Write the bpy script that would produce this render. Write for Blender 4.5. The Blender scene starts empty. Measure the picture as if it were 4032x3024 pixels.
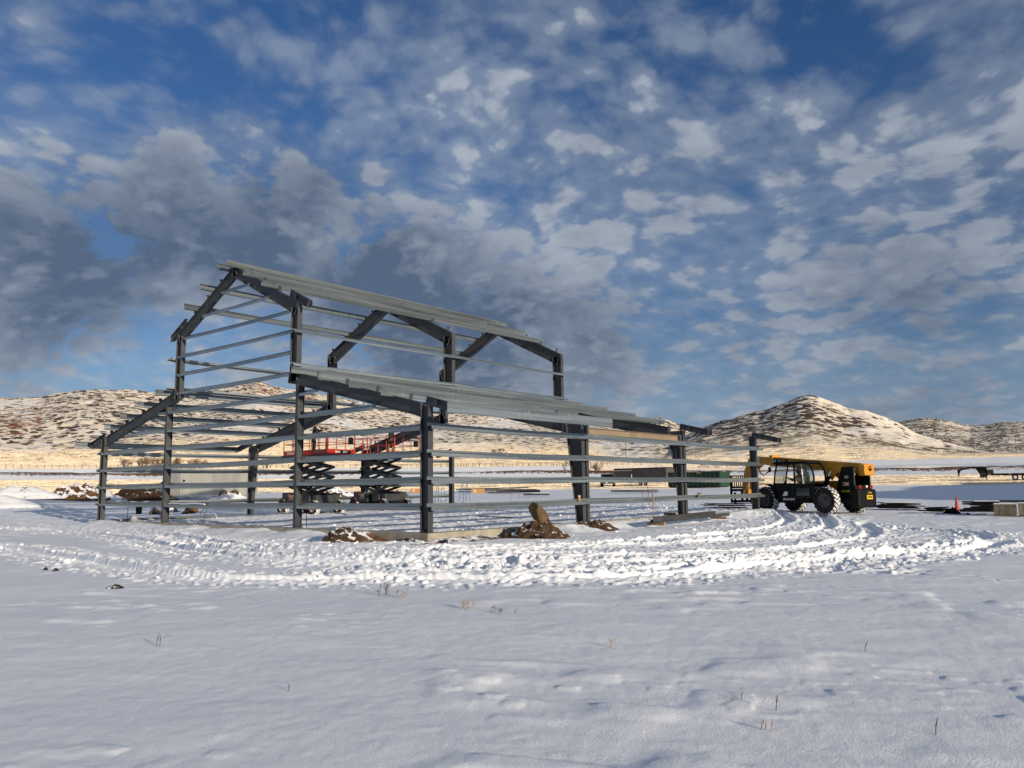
import bpy, bmesh, math, random
import numpy as np
from mathutils import Vector, Matrix, Quaternion
scene = bpy.context.scene
col = scene.collection
R = math.radians
# ------------------------------------------------------------------ camera
CAM = Vector((16.677, -16.050, 1.271))
PITCH, ROLL, YAW = 0.1280, -0.0118, -0.6994
fwd = Vector((math.sin(YAW)*math.cos(PITCH), math.cos(YAW)*math.cos(PITCH), math.sin(PITCH)))
r0 = Vector((math.cos(YAW), -math.sin(YAW), 0)); u0 = r0.cross(fwd)
rr = r0*math.cos(ROLL)+u0*math.sin(ROLL); uu = -r0*math.sin(ROLL)+u0*math.cos(ROLL)
cd = bpy.data.cameras.new('camera'); cam = bpy.data.objects.new('camera', cd); col.objects.link(cam)
m = Matrix((rr, uu, -fwd)).transposed().to_4x4(); m.translation = CAM
cam.matrix_world = m
cd.sensor_width = 36; cd.lens = 36*3151.8/4032; cd.clip_start = 0.05; cd.clip_end = 20000
scene.camera = cam
# ------------------------------------------------------------------ light
SUN_EL, SUN_A = R(12.0), R(10.0)
SUN = Vector((math.cos(SUN_EL)*math.cos(SUN_A), -math.cos(SUN_EL)*math.sin(SUN_A), math.sin(SUN_EL)))
sl = bpy.data.lights.new('sun', 'SUN'); sl.energy = 4.8; sl.angle = R(0.5); sl.color = (1.0, 0.86, 0.68)
so = bpy.data.objects.new('sun', sl); col.objects.link(so); so.location = (60, -20, 30)
so.rotation_euler = SUN.to_track_quat('Z', 'Y').to_euler()
scene.view_settings.view_transform = 'Standard'; scene.view_settings.look = 'None'
scene.cycles.max_bounces = 6; scene.cycles.diffuse_bounces = 3; scene.cycles.glossy_bounces = 3
scene.view_settings.exposure = 0.0; scene.view_settings.gamma = 1.0

class NT:
    """small helper to write node graphs"""
    def __init__(s, tree): s.t = tree; s.n = tree.nodes; s.l = tree.links
    def node(s, typ, **kw):
        n = s.n.new(typ)
        for k, v in kw.items(): setattr(n, k, v)
        return n
    def put(s, sock, v):
        if hasattr(v, 'is_linked') or isinstance(v, bpy.types.NodeSocket): s.l.new(v, sock)
        else:
            if isinstance(v, (tuple, list)) and sock.type == 'RGBA' and len(v) == 3: v = (*v, 1)
            sock.default_value = v
    def math(s, op, a, b=0.0, clamp=False):
        n = s.node('ShaderNodeMath', operation=op); n.use_clamp = clamp
        s.put(n.inputs[0], a); s.put(n.inputs[1], b); return n.outputs[0]
    def vmath(s, op, a, b=(0, 0, 0)):
        n = s.node('ShaderNodeVectorMath', operation=op); s.put(n.inputs[0], a)
        if op == 'SCALE': s.put(n.inputs[3], b)
        else: s.put(n.inputs[1], b)
        return n.outputs['Value'] if op in ('DOT_PRODUCT', 'LENGTH') else n.outputs[0]
    def noise(s, vec, scale, detail=4, rough=0.5, dist=0.0, lac=2.0):
        n = s.node('ShaderNodeTexNoise'); s.put(n.inputs['Vector'], vec); s.put(n.inputs['Scale'], scale)
        s.put(n.inputs['Detail'], detail); s.put(n.inputs['Roughness'], rough); s.put(n.inputs['Distortion'], dist)
        return n.outputs[0]
    def ramp(s, f, a, b, lo=0.0, hi=1.0, smooth=True):
        n = s.node('ShaderNodeMapRange'); n.interpolation_type = 'SMOOTHSTEP' if smooth else 'LINEAR'
        for i, v in enumerate((f, a, b, lo, hi)): s.put(n.inputs[i], v)
        return n.outputs[0]
    def mix(s, f, a, b):
        n = s.node('ShaderNodeMix', data_type='RGBA'); s.put(n.inputs[0], f); s.put(n.inputs[6], a); s.put(n.inputs[7], b)
        return n.outputs[2]
    def node_noise_vec(s, vec, scale):
        n = s.node('ShaderNodeTexNoise'); s.put(n.inputs['Vector'], vec); s.put(n.inputs['Scale'], scale); n.inputs['Detail'].default_value = 3
        return s.vmath('SUBTRACT', n.outputs['Color'], (.5, .5, .5))
    def scalev(s, v, sc):
        n = s.node('ShaderNodeMapping'); s.put(n.inputs[0], v); n.inputs['Scale'].default_value = sc; return n.outputs[0]

# ------------------------------------------------------------------ sky
w = bpy.data.worlds.new('World'); scene.world = w; w.use_nodes = True
W = NT(w.node_tree); W.n.clear()
tc = W.node('ShaderNodeTexCoord'); D = tc.outputs['Generated']
sky = W.node('ShaderNodeTexSky', sky_type='NISHITA'); sky.sun_disc = False
sky.sun_elevation = SUN_EL; sky.sun_rotation = math.atan2(SUN.x, SUN.y); sky.altitude = 1600; sky.air_density = 1.0; sky.dust_density = 0.4; sky.ozone_density = 2.0
sep = W.node('ShaderNodeSeparateXYZ'); W.l.new(D, sep.inputs[0])
z = W.math('MAXIMUM', sep.outputs[2], 0.0)
den = W.math('ADD', z, 0.34)
cmb = W.node('ShaderNodeCombineXYZ')
W.put(cmb.inputs[0], W.math('DIVIDE', sep.outputs[0], den)); W.put(cmb.inputs[1], W.math('DIVIDE', sep.outputs[1], den)); cmb.inputs[2].default_value = 3.7
P = cmb.outputs[0]
def blob(az, el, cosr0, cosr1, flat=1.0):
    d = (math.sin(R(az))*math.cos(R(el)), math.cos(R(az))*math.cos(R(el)), math.sin(R(el)))
    return W.ramp(W.vmath('DOT_PRODUCT', D, d), math.cos(R(cosr0)), math.cos(R(cosr1)))
def add(*a):
    o = a[0]
    for b in a[1:]: o = W.math('ADD', o, b)
    return o
SKYBLOBS = __import__('json').loads('''{"cover": [[-74, 12, 8, 3, 0.13], [-68, 16, 9, 4, 0.14], [-60, 19, 8, 4, 0.13], [-52, 17, 8, 4, 0.13], [-44, 13, 8, 3, 0.15], [-36, 9, 8, 3, 0.13], [-76, 25, 9, 3, 0.03], [-28, 44, 14, 6, 0.06], [-44, 46, 12, 5, 0.08], [-60, 50, 16, 6, 0.06], [-66, 26, 7, 2, -0.05], [-56, 30, 8, 2, -0.06], [-38, 30, 8, 2, -0.04], [-22, 33, 11, 3, -0.12], [-14, 30, 8, 3, -0.05], [-24, 20, 12, 4, 0.01], [-30, 15, 10, 4, 0.04], [-8, 14, 14, 3, 0.06], [-66, 8, 5, 2, -0.12], [-16, 7, 12, 3, 0.1], [-48, 10, 9, 3, 0.08], [-60, 24, 9, 3, 0.04]], "dark": [[-72, 13, 9, 4, 0.82], [-64, 17, 9, 3, 0.72], [-55, 17, 8, 3, 0.62], [-46, 13, 8, 3, 0.77], [-38, 9, 7, 3, 0.52], [-40, 48, 20, 8, 0.5], [-66, 48, 16, 8, 0.4], [-6, 8, 14, 3, 0.6], [-20, 7, 14, 3, 0.5], [-30, 10, 8, 3, 0.3], [-20, 40, 20, 6, 0.2], [-52, 9, 10, 3, 0.3]]}''')
warp = W.noise(P, 1.1, 3, 0.5)
P2 = W.vmath('ADD', P, W.vmath('SCALE', W.node_noise_vec(P, 1.2), 0.28))
big = W.noise(P2, 1.3, 4, 0.5)
med = W.noise(P2, 5.0, 6, 0.56)
fin = W.noise(P2, 16.0, 5, 0.60)
def puffs(scale, warp, lo, hi):
    v_ = W.node('ShaderNodeTexVoronoi'); v_.feature = 'SMOOTH_F1'; v_.inputs['Smoothness'].default_value = 0.3; v_.inputs['Scale'].default_value = scale
    W.put(v_.inputs['Vector'], W.vmath('ADD', P2, W.vmath('SCALE', W.node_noise_vec(P2, scale*1.4), warp)))
    return W.ramp(v_.outputs['Distance'], lo, hi)
puff = puffs(12.5, 0.075, 0.80, 0.10); puff2 = puffs(27.0, 0.035, 0.75, 0.12)
cov = add(W.math('MULTIPLY', big, 0.38), W.math('MULTIPLY', med, 0.34), W.math('MULTIPLY', fin, 0.15), W.math('MULTIPLY', puff, 0.155), W.math('MULTIPLY', puff2, 0.05))
bl = 0.0
for (az, el, r0_, r1_, wt) in SKYBLOBS['cover']:
    bl = W.math('ADD', bl, W.math('MULTIPLY', blob(az, el, r0_, r1_), wt))
cvb = W.math('ADD', cov, bl)
cl = W.math('MAXIMUM', W.ramp(cvb, 0.485, 0.655), W.math('MULTIPLY', W.ramp(cvb, 0.34, 0.56), 0.46))
dark = 0.0
for (az, el, r0_, r1_, wt) in SKYBLOBS['dark']:
    dark = W.math('ADD', dark, W.math('MULTIPLY', blob(az, el, r0_, r1_), wt))
# thin edges catch the light, thick middles go grey
thick = W.ramp(cvb, 0.60, 0.78)
lum = add(W.math('MULTIPLY', W.ramp(fin, 0.34, 0.66), 0.38), W.math('MULTIPLY', W.ramp(med, 0.36, 0.64), 0.42), W.math('MULTIPLY', puff, 0.42), W.math('MULTIPLY', puff2, 0.22), W.math('MULTIPLY', thick, -0.45), W.math('MULTIPLY', dark, -0.60))
lum = W.ramp(lum, -0.42, 1.08, 0, 1, False)
ccol = W.mix(lum, (0.092, 0.130, 0.205), (0.41, 0.46, 0.53))
skyc = W.vmath('SCALE', sky.outputs[0], 0.085)
deep = W.vmath('MULTIPLY', skyc, W.mix(W.ramp(z, 0.0, 0.6), (0.70, 0.82, 0.98), (0.47, 0.78, 1.14)))
deep = W.mix(W.ramp(z, 0.20, 0.0), deep, (0.205, 0.290, 0.42))
clf = W.math('MULTIPLY', cl, W.ramp(z, -0.01, 0.12, 0.55, 0.94))
# unseen cloud added behind the photographer, towards the low sun, for neutral ambient light
fill_cloud = blob(math.degrees(math.atan2(SUN.x, SUN.y)), 18, 75, 15)
ccol = W.mix(W.math('MULTIPLY', fill_cloud, 0.8), ccol, (0.24, 0.265, 0.31))
clf = W.math('MAXIMUM', clf, W.math('MULTIPLY', fill_cloud, 0.85))
fin_col = W.mix(clf, deep, ccol)
bg = W.node('ShaderNodeBackground'); W.put(bg.inputs[0], fin_col); bg.inputs[1].default_value = 1.0
ow = W.node('ShaderNodeOutputWorld'); W.l.new(bg.outputs[0], ow.inputs[0])

# ------------------------------------------------------------------ numpy noise
def _h(ix, iy, s):
    n = (ix.astype(np.int64)*374761393 + iy.astype(np.int64)*668265263 + s*1442695041) & 0x7fffffff
    n = ((n ^ (n >> 13))*1274126177) & 0x7fffffff
    n = n ^ (n >> 16)
    return (n & 0xffff)/65535.0
def vn(x, y, s=0):
    ix = np.floor(x); iy = np.floor(y); fx = x-ix; fy = y-iy
    fx = fx*fx*fx*(fx*(fx*6-15)+10); fy = fy*fy*fy*(fy*(fy*6-15)+10)
    a = _h(ix, iy, s); b = _h(ix+1, iy, s); c = _h(ix, iy+1, s); d = _h(ix+1, iy+1, s)
    return a+(b-a)*fx+(c-a)*fy+(a-b-c+d)*fx*fy
def fbm(x, y, sc, octv=4, s=0, g=0.5):
    o = 0; a = 1; t = 0
    for i in range(octv):
        k = 2.03**i/sc; c_, s_ = math.cos(0.7*i+.3), math.sin(0.7*i+.3)
        o = o+a*vn((x*c_-y*s_)*k+17.3*i, (x*s_+y*c_)*k-9.1*i, s+i); t += a; a *= g
    return o/t
def sst(a, b, x):
    t = np.clip((x-a)/(b-a), 0, 1); return t*t*(3-2*t)
def polydist(x, y, pts, closed=False):
    """distance to polyline, arc length at the nearest point, signed side"""
    best = np.full(x.shape, 1e9); arc = np.zeros(x.shape); side = np.zeros(x.shape); s0 = 0.0
    n = len(pts); rng = range(n if closed else n-1)
    for i in rng:
        ax, ay = pts[i]; bx, by = pts[(i+1) % n]; L = math.hypot(bx-ax, by-ay)
        if L < 1e-6: continue
        t = np.clip(((x-ax)*(bx-ax)+(y-ay)*(by-ay))/L**2, 0, 1)
        d = np.hypot(x-ax-t*(bx-ax), y-ay-t*(by-ay)); k = d < best
        best = np.where(k, d, best); arc = np.where(k, s0+t*L, arc)
        side = np.where(k, np.sign((bx-ax)*(y-ay)-(by-ay)*(x-ax)), side); s0 += L
    return best, arc, side
def inpoly(x, y, pts):
    c = np.zeros(x.shape, bool); n = len(pts)
    for i in range(n):
        ax, ay = pts[i]; bx, by = pts[(i+1) % n]
        if ay == by: continue
        c ^= ((ay > y) != (by > y)) & (x < (bx-ax)*(y-ay)/(by-ay)+ax)
    return c
def smoothline(pts, k=4):
    o = []
    for i in range(len(pts)-1):
        p0 = pts[max(i-1, 0)]; p1 = pts[i]; p2 = pts[i+1]; p3 = pts[min(i+2, len(pts)-1)]
        for j in range(k):
            t = j/k
            o.append(tuple(0.5*((2*p1[c])+(-p0[c]+p2[c])*t+(2*p0[c]-5*p1[c]+4*p2[c]-p3[c])*t*t+(-p0[c]+3*p1[c]-3*p2[c]+p3[c])*t**3) for c in (0, 1)))
    o.append(pts[-1]); return o
# ------------------------------------------------------------------ lie of the land
RB = [0, 38, 60, 100, 131, 200, 300, 430, 6000]; ZB = [-.27, -.27, .1, .92, 1.27, 3.4, 9.2, 14.5, 60]
HILL_A = [(-110, .05), (-90, .085), (-78, .098), (-72.86, 0.0997), (-71.82, 0.1012), (-70.79, 0.1023), (-69.98, 0.1069), (-68.71, 0.1124), (-67.7, 0.1138), (-66.52, 0.1139), (-65.63, 0.1154), (-64.65, 0.1132), (-63.51, 0.1116), (-62.26, 0.1117), (-61.32, 0.1159), (-59.92, 0.1215), (-58.83, 0.1263), (-57.86, 0.1296), (-57.03, 0.1257), (-55.74, 0.1212), (-53.83, 0.1166), (-51.72, 0.1086), (-49.43, 0.101), (-46.47, 0.0954), (-44.03, 0.0921), (-40.39, 0.0877), (-34.94, 0.083), (-31.71, 0.0812), (-30.09, 0.0824), (-29.75, 0.0841), (-29.23, 0.081), (-28.02, 0.0729), (-27.17, 0.0657), (-24.47, 0.0506), (-19.61, 0.0334), (-10, .02), (10, .0)]
HILL_B = [(-60, -.02), (-36, .005), (-33.24, 0.0196), (-30.38, 0.0344), (-28.94, 0.051), (-27.87, 0.0608), (-26.76, 0.0692), (-25.25, 0.0771), (-22.72, 0.0874), (-22.02, 0.0918), (-21.2, 0.0963), (-20.36, 0.1014), (-19.61, 0.1035), (-19.07, 0.1018), (-18.31, 0.0948), (-17.26, 0.0868), (-16.21, 0.0829), (-15.28, 0.0752), (-14.28, 0.0663), (-13.32, 0.0547), (-11.87, 0.0439), (-10.17, 0.0349), (-9.07, 0.0307), (-7.62, 0.0275), (-5.51, 0.025), (10, .01)]
HILL_D = [(-30, .02), (-22, .045), (-17.94, 0.059), (-14.49, 0.0673), (-13.52, 0.0702), (-12.85, 0.0711), (-11.94, 0.0689), (-11.39, 0.0662), (-10.35, 0.0608), (-9.41, 0.0606), (-8.48, 0.0627), (-7.46, 0.0618), (-5.34, 0.0613), (5, .05), (30, .0)]
def base_z(x, y):
    """ground height without tracks and small relief"""
    dx = x-CAM.x; dy = y-CAM.y; r = np.hypot(dx, dy); az = np.degrees(np.arctan2(dx, dy))
    z = np.interp(r, RB, ZB)
    # gentle left mound; unseen long bank added at right to shade the field
    z = z+0.85*np.exp(-(((x+63)/15)**2+((y-3)/7)**2))
    bank = 9.0*np.exp(-((x-36)/9)**2)*sst(26, 42, y)*(1-sst(92, 112, y))
    z = z+bank
    t = np.clip((r-215)/30, 0, 1)
    far = r > 250
    if np.any(far):
        for tab, Rr, p, drop in ((HILL_A, 900., 1.25, .35), (HILL_B, 600., 1.15, .4), (HILL_D, 1500., 1.3, .3)):
            T = np.interp(az, [a for a, b in tab], [b for a, b in tab])
            wob = (fbm(x, y, 140, 3, 40+int(Rr))-.5)
            s = np.clip((r-290)/(Rr-290), 0, 1)
            prof = s**p
            prof = prof+0.16*wob*np.sin(np.pi*s)*2
            gul = (fbm(x+r*.1, y, 55, 3, 11)-.5)*0.016*np.sin(np.pi*s)
            t0 = np.interp(290, RB, ZB)-CAM.z
            tl = (t0/290)*(1-prof)+T*(prof+gul)
            zz = CAM.z+r*tl
            zr = CAM.z+Rr*T
            zz = np.where(r > Rr, zr-(r-Rr)*drop, zz)
            zz = zz + np.where((r > 330), (fbm(x, y, 9, 3, 5)-.5)*2.2*sst(330, 480, r)*(T > .04), 0)
            z = np.where(far, np.maximum(z, zz), z)
    return z
def gz(x, y):
    return float(base_z(np.array([float(x)]), np.array([float(y)]))[0])
CHURN = [(-60, 0.5), (-44, -1.0), (-34, -2.4), (-26, -2.6), (-20, -2.0), (-15, -2.2), (-11, -2.8), (-6, -4.1), (0.6, -5.7), (3, -5.3), (4.6, -4.7), (6.6, -3.6), (8.4, -2.4), (10.2, -2.2), (11.7, -2.2), (12.8, -.9), (13.2, 1.2), (12.7, 5.0), (13.5, 8.2), (15.6, 10.5), (12.4, 12.6), (9.5, 14.5), (7.6, 18), (4.6, 21.3), (3, 27), (-6, 29), (-14, 38), (-26, 44), (-34, 40), (-30, 26), (-24, 14), (-24, 4), (-40, 6)]
T_NEAR = smoothline([(-24, -6.6), (-13.15, -7.7), (-10.31, -7.53), (-6.62, -7.83), (-1.83, -8.25), (1.1, -8.44), (2.75, -8.3), (3.81, -7.92), (5.02, -7.19), (6.18, -6.46), (7.74, -5.59), (9.05, -4.5), (9.81, -3.26), (10.35, -1.31), (11.05, 0.82), (11.98, 2.84), (12.64, 4.44), (12.9, 7)])
T_FAR = smoothline([(4.6, -6.3), (5.62, -5.75), (7.22, -4.78), (8.58, -3.58), (9.36, -2.31), (10.01, -0.5), (10.77, 1.69), (11.27, 3.58)])
T_MORE = [smoothline([(-40, -1.2), (-26.31, -3.9), (-19.77, -3.1), (-14.74, -3.1), (-8.66, -4.03), (-4.42, -5.07), (-0.55, -5.75), (1.62, -5.74), (3.47, -5.18), (6, -3.6)]),
          smoothline([(-22, -1.9), (-14.18, -1.63), (-10.33, -2.21), (-5.05, -3.3), (-1.94, -3.66), (1.17, -3.52), (3.75, -3.0), (6, -1)]),
          smoothline([(5.5, -4.4), (8.3, -2), (9.68, 0.29), (10.77, 1.69), (11.64, 4.24), (12.17, 6.93), (12.02, 10.4), (10.91, 12.78), (9.35, 13.7)]),
          smoothline([(3, -2), (5.5, 2), (7.2, 7), (7, 12), (5, 18), (3, 23)]), smoothline([(1.8, -2.5), (4.2, 2), (5.4, 7), (5.1, 12), (3.4, 18), (1.0, 23)]),
          smoothline([(-6, -4.2), (2, -4.9), (6, -2.5), (9, 3), (9.3, 9), (7, 16)]),
          smoothline([(-55, 34), (-40, 33), (-28, 32), (-16, 33), (-8, 32)]), smoothline([(-60, 44), (-44, 41), (-30, 39), (-18, 38)])]
def fine_z(x, y):
    """tracks, churned snow, drifts and ripples on top of base_z"""
    h = np.zeros(x.shape)
    dcam = np.hypot(x-CAM.x, y-CAM.y)
    # untouched snow: low wind ripples and soft hummocks over stubble
    rx = x*.94+y*.34; ry = -x*.34+y*.94
    h += (fbm(rx/2.2, ry, 1.6, 3, 21)-.5)*0.050 + (fbm(rx/1.5, ry, .42, 3, 22)-.5)*0.021
    hm = sst(.50, .95, vn(rx/.5, ry/.32, 31))*sst(.40, .62, fbm(x, y, 2.2, 2, 33))
    h += hm*0.030
    h += sst(.62, .9, vn(rx/.22, ry/.15, 35))*sst(.5, .7, fbm(x, y, 1.4, 2, 36))*.012*(dcam < 16)
    h += (fbm(x, y, 7, 2, 25)-.5)*0.10
    h += (fbm(x, y, .09, 2, 27)-.5)*0.006*(dcam < 14)
    # churn mask
    d, _, _ = polydist(x, y, CHURN, True); ins = inpoly(x, y, CHURN); sd = np.where(ins, d, -d)
    wob = fbm(x, y, 1.3, 3, 51)
    M = sst(-.15, .55, sd+(wob-.5)*2.6)
    # smooth drift along the gable wall, patches left untouched
    drift = sst(-1.7, -.9, y+(wob-.5)*.8)*(1-sst(-.02, .1, y))*sst(-22.5, -21, x)*(1-sst(-5.5, -3, x))
    dn_, sn_, _s = polydist(x, y, T_NEAR)
    M *= np.where(x > -.3, .25+.75*sst(.40, .60, fbm(x, y, 2.2, 3, 58)), .8)
    streak = fbm(sn_/1.6, dn_/.16, 1.0, 3, 59)-.5
    h += M*(streak*.055)*(dn_ < 9)
    M *= 1-drift
    side = sst(0, .3, x)*(1-sst(1.2, 2.2, x+(wob-.5)))*sst(-.6, 0.5, y)*(1-sst(19, 21, y)); M *= 1-.7*side
    hole = sst(.55, .68, fbm(x, y, 3.4, 2, 57))*sst(5, 9, x)*(y < 6); M *= 1-.85*hole
    inside = (x < -.1) & (x > -21.4) & (y > .1) & (y < 23)
    a = fbm(x, y, .9, 3, 61); b = fbm(x, y, .34, 3, 63); c = vn(x/.19, y/.19, 65); e = vn(x/.10+3, y/.10, 66)
    lump = sst(.50, .68, b)*.045+sst(.55, .72, c)*.036+sst(.58, .75, e)*.024
    rut = -sst(.56, .7, a)*.06+sst(.6, .3, a)*.0
    big = sst(.60, .80, vn(x/.34+9, y/.34, 68))*sst(.5, .7, a)*.05
    h += M*(lump+rut+big-.02)*np.where(inside, .7, .62)
    # wheel tracks
    tw = 0
    for pl, wd, dep in [(T_NEAR, .30, .085), (T_FAR, .2, .055)]+[(t, .24, .07) for t in T_MORE]:
        xs = [q[0] for q in pl]; ys = [q[1] for q in pl]
        k = (x > min(xs)-1) & (x < max(xs)+1) & (y > min(ys)-1) & (y < max(ys)+1)
        if not k.any(): continue
        dd, s, sg = polydist(x[k], y[k], pl)
        tread = np.sin(2*np.pi*(s/.19+np.abs(dd)/wd*.8+1.6*fbm(x[k], y[k], .5, 2, 74)))*(.35+.65*sst(.3, .7, fbm(x[k], y[k], 1.2, 2, 75)))
        ins_ = 1-sst(wd-.05, wd+.03, dd)
        berm = sst(wd-.05, wd+.05, dd)*(1-sst(wd+.07, wd+.30, dd))
        nn = fbm(x[k], y[k], .22, 2, 71)
        hh = h[k]
        hh = hh*(1-.8*ins_)+ins_*(-dep*(.7+.6*fbm(x[k], y[k], .7, 2, 76))+.020*tread)+berm*(.04+.07*np.maximum(nn-.45, 0)*2)*(1+.2*tread)
        # thrown crumbs beside the track
        cr = sst(wd+.2, wd+.3, dd)*(1-sst(wd+.4, wd+1.3, dd))*sst(.70, .84, vn(x[k]/.11, y[k]/.11, 73))*.035
        h[k] = hh+cr
    # drift rising softly against the gable wall
    h += .20*sst(-1.6, -.15, y)*(1-sst(-.02, .1, y))*sst(-22.5, -21, x)*(1-sst(-2.6, -1.2, x))*(.5+wob)
    # scraped bare strip at the corner
    bare = sst(-.75, -.3, y+(wob-.5)*.5)*(1-sst(4.0, 5.6, y))*sst(-3.2, -1.6, x)*(1-sst(.35, .95, x+(wob-.5)*.9))*(1-((x < 0) & (y > .2)))
    h -= bare*.05
    h += .22*sst(4.6, 6.0, y+(wob-.5)*2.5)*(1-sst(22.9, 24, y))*(x > .0)*(1-sst(.3, 1.5, x+(wob-.5)*.8))
    h = np.where(inside, h+.13, h)
    return h, M, bare
# ------------------------------------------------------------------ ground mesh (one sheet, rings around the photographer)
def rings():
    r = [0.35]
    while r[-1] < 6000:
        q = r[-1]
        if q < 12: d = .012+q*.0030
        elif q < 27: d = .040
        elif q < 48: d = .040+(q-27)*.006
        elif q < 300: d = .17*(q/48)**1.6
        elif q < 1650: d = 2.6
        else: d = q*.08
        r.append(q+d)
    return np.array(r)
def build_ground():
    r = rings()
    az = np.concatenate([np.arange(-80.5, 0.5, .075), np.arange(0.5, 279.5, 3.0)])
    nA = len(az); nR = len(r)
    A, Rr = np.meshgrid(np.radians(az), r)
    x = CAM.x+Rr*np.sin(A); y = CAM.y+Rr*np.cos(A)
    x = x.ravel(); y = y.ravel(); rf = Rr.ravel()
    z = base_z(x, y)
    near = rf < 75
    bz = np.zeros(x.shape); M = np.zeros(x.shape); bare = np.zeros(x.shape)
    hn, mn, bn = fine_z(x[near], y[near])
    fade = 1-sst(60, 75, rf[near])
    z[near] += hn*fade; M[near] = mn; bare[near] = bn
    mid = (rf >= 60) & (rf < 260)
    z[mid] += (fbm(x[mid], y[mid], 9, 3, 81)-.5)*.18*sst(60, 80, rf[mid])
    # ---- colour zones: R brown earth, G dry grass, B scrub, A red rock
    azd = np.degrees(A.ravel())
    zone = np.zeros((len(x), 4))
    nb = fbm(x, y, 14, 3, 91)
    rb = np.interp(azd, [-73, -43, -13, 20], [222, 215, 186, 180])
    bank = sst(-6, 0, rf-rb)*(1-sst(7, 13, rf-rb))
    z += bank*1.1*(.6+.8*fbm(x, y, 10, 3, 98))
    zone[:, 0] = np.maximum(bare, bank*(.45+.5*fbm(x, y, 12, 3, 97)))
    field = sst(92, 112, rf+(nb-.5)*16)*(1-sst(-12, -3, rf-rb))
    g = field*.60
    cone = sst(-35, -31, azd); g0, g1 = 420-110*cone, 640-190*cone
    g = np.maximum(g, sst(246, 274, rf+(nb-.5)*22)*(1-sst(g0, g1, rf+(nb-.5)*150))*(.64+.6*(nb-.5)))
    isA = azd < -28.5; 
    g = np.maximum(g, np.where(rf > 400, .37-.33*sst(400, 590, rf)-.14*cone, 0))
    g = np.maximum(g, .40*sst(2, 16, rf-rb)*(rf < 290)*sst(.46, .62, fbm(x, y, 40, 3, 99)))
    zone[:, 1] = g
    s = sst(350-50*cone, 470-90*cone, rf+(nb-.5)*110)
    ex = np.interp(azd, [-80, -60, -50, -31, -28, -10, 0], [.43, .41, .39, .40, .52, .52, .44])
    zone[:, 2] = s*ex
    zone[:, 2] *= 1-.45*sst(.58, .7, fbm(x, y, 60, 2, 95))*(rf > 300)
    zone[:, 3] = (rf > 700)*(sst(3.4, 1.2, np.abs(azd+56.2)))*.8*(rf < 1000)*sst(740, 850, rf)+(azd < -70.6)*(rf > 640)*(rf < 800)*.8
    me = bpy.data.meshes.new('ground')
    V = np.stack([x, y, z], 1)
    V = np.vstack([V, [[CAM.x, CAM.y, float(z[:nA].mean())]]])
    zone = np.vstack([zone, [[0, 0, 0, 0]]])
    i = np.arange(nR-1)[:, None]*nA; j = np.arange(nA)[None, :]; jn = (j+1) % nA
    q = np.stack([i+j, i+nA+j, i+nA+jn, i+jn], -1).reshape(-1, 4)[:, ::-1]
    tri = np.stack([np.full(nA, len(V)-1), np.arange(nA), (np.arange(nA)+1) % nA], -1)[:, ::-1]
    me.vertices.add(len(V)); me.vertices.foreach_set('co', V.astype(np.float32).ravel())
    nl = q.size+tri.size
    me.loops.add(nl); me.loops.foreach_set('vertex_index', np.concatenate([q.ravel(), tri.ravel()]).astype(np.int32))
    me.polygons.add(len(q)+len(tri))
    st = np.concatenate([np.arange(len(q))*4, q.size+np.arange(len(tri))*3]).astype(np.int32)
    me.polygons.foreach_set('loop_start', st)
    me.polygons.foreach_set('use_smooth', np.ones(len(st), bool))
    me.update(calc_edges=True)
    at = me.color_attributes.new('zone', 'FLOAT_COLOR', 'POINT'); at.data.foreach_set('color', zone.astype(np.float32).ravel())
    o = bpy.data.objects.new('ground', me); col.objects.link(o); o['kind'] = 'structure'
    return o
def material(name, colr=(.5, .5, .5), rough=.6, metal=0.0, spec=.4):
    mt = bpy.data.materials.new(name); mt.use_nodes = True
    b = mt.node_tree.nodes['Principled BSDF']
    b.inputs['Base Color'].default_value = (*colr, 1); b.inputs['Roughness'].default_value = rough
    b.inputs['Metallic'].default_value = metal; b.inputs['Specular IOR Level'].default_value = spec
    return mt, NT(mt.node_tree), b
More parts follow.
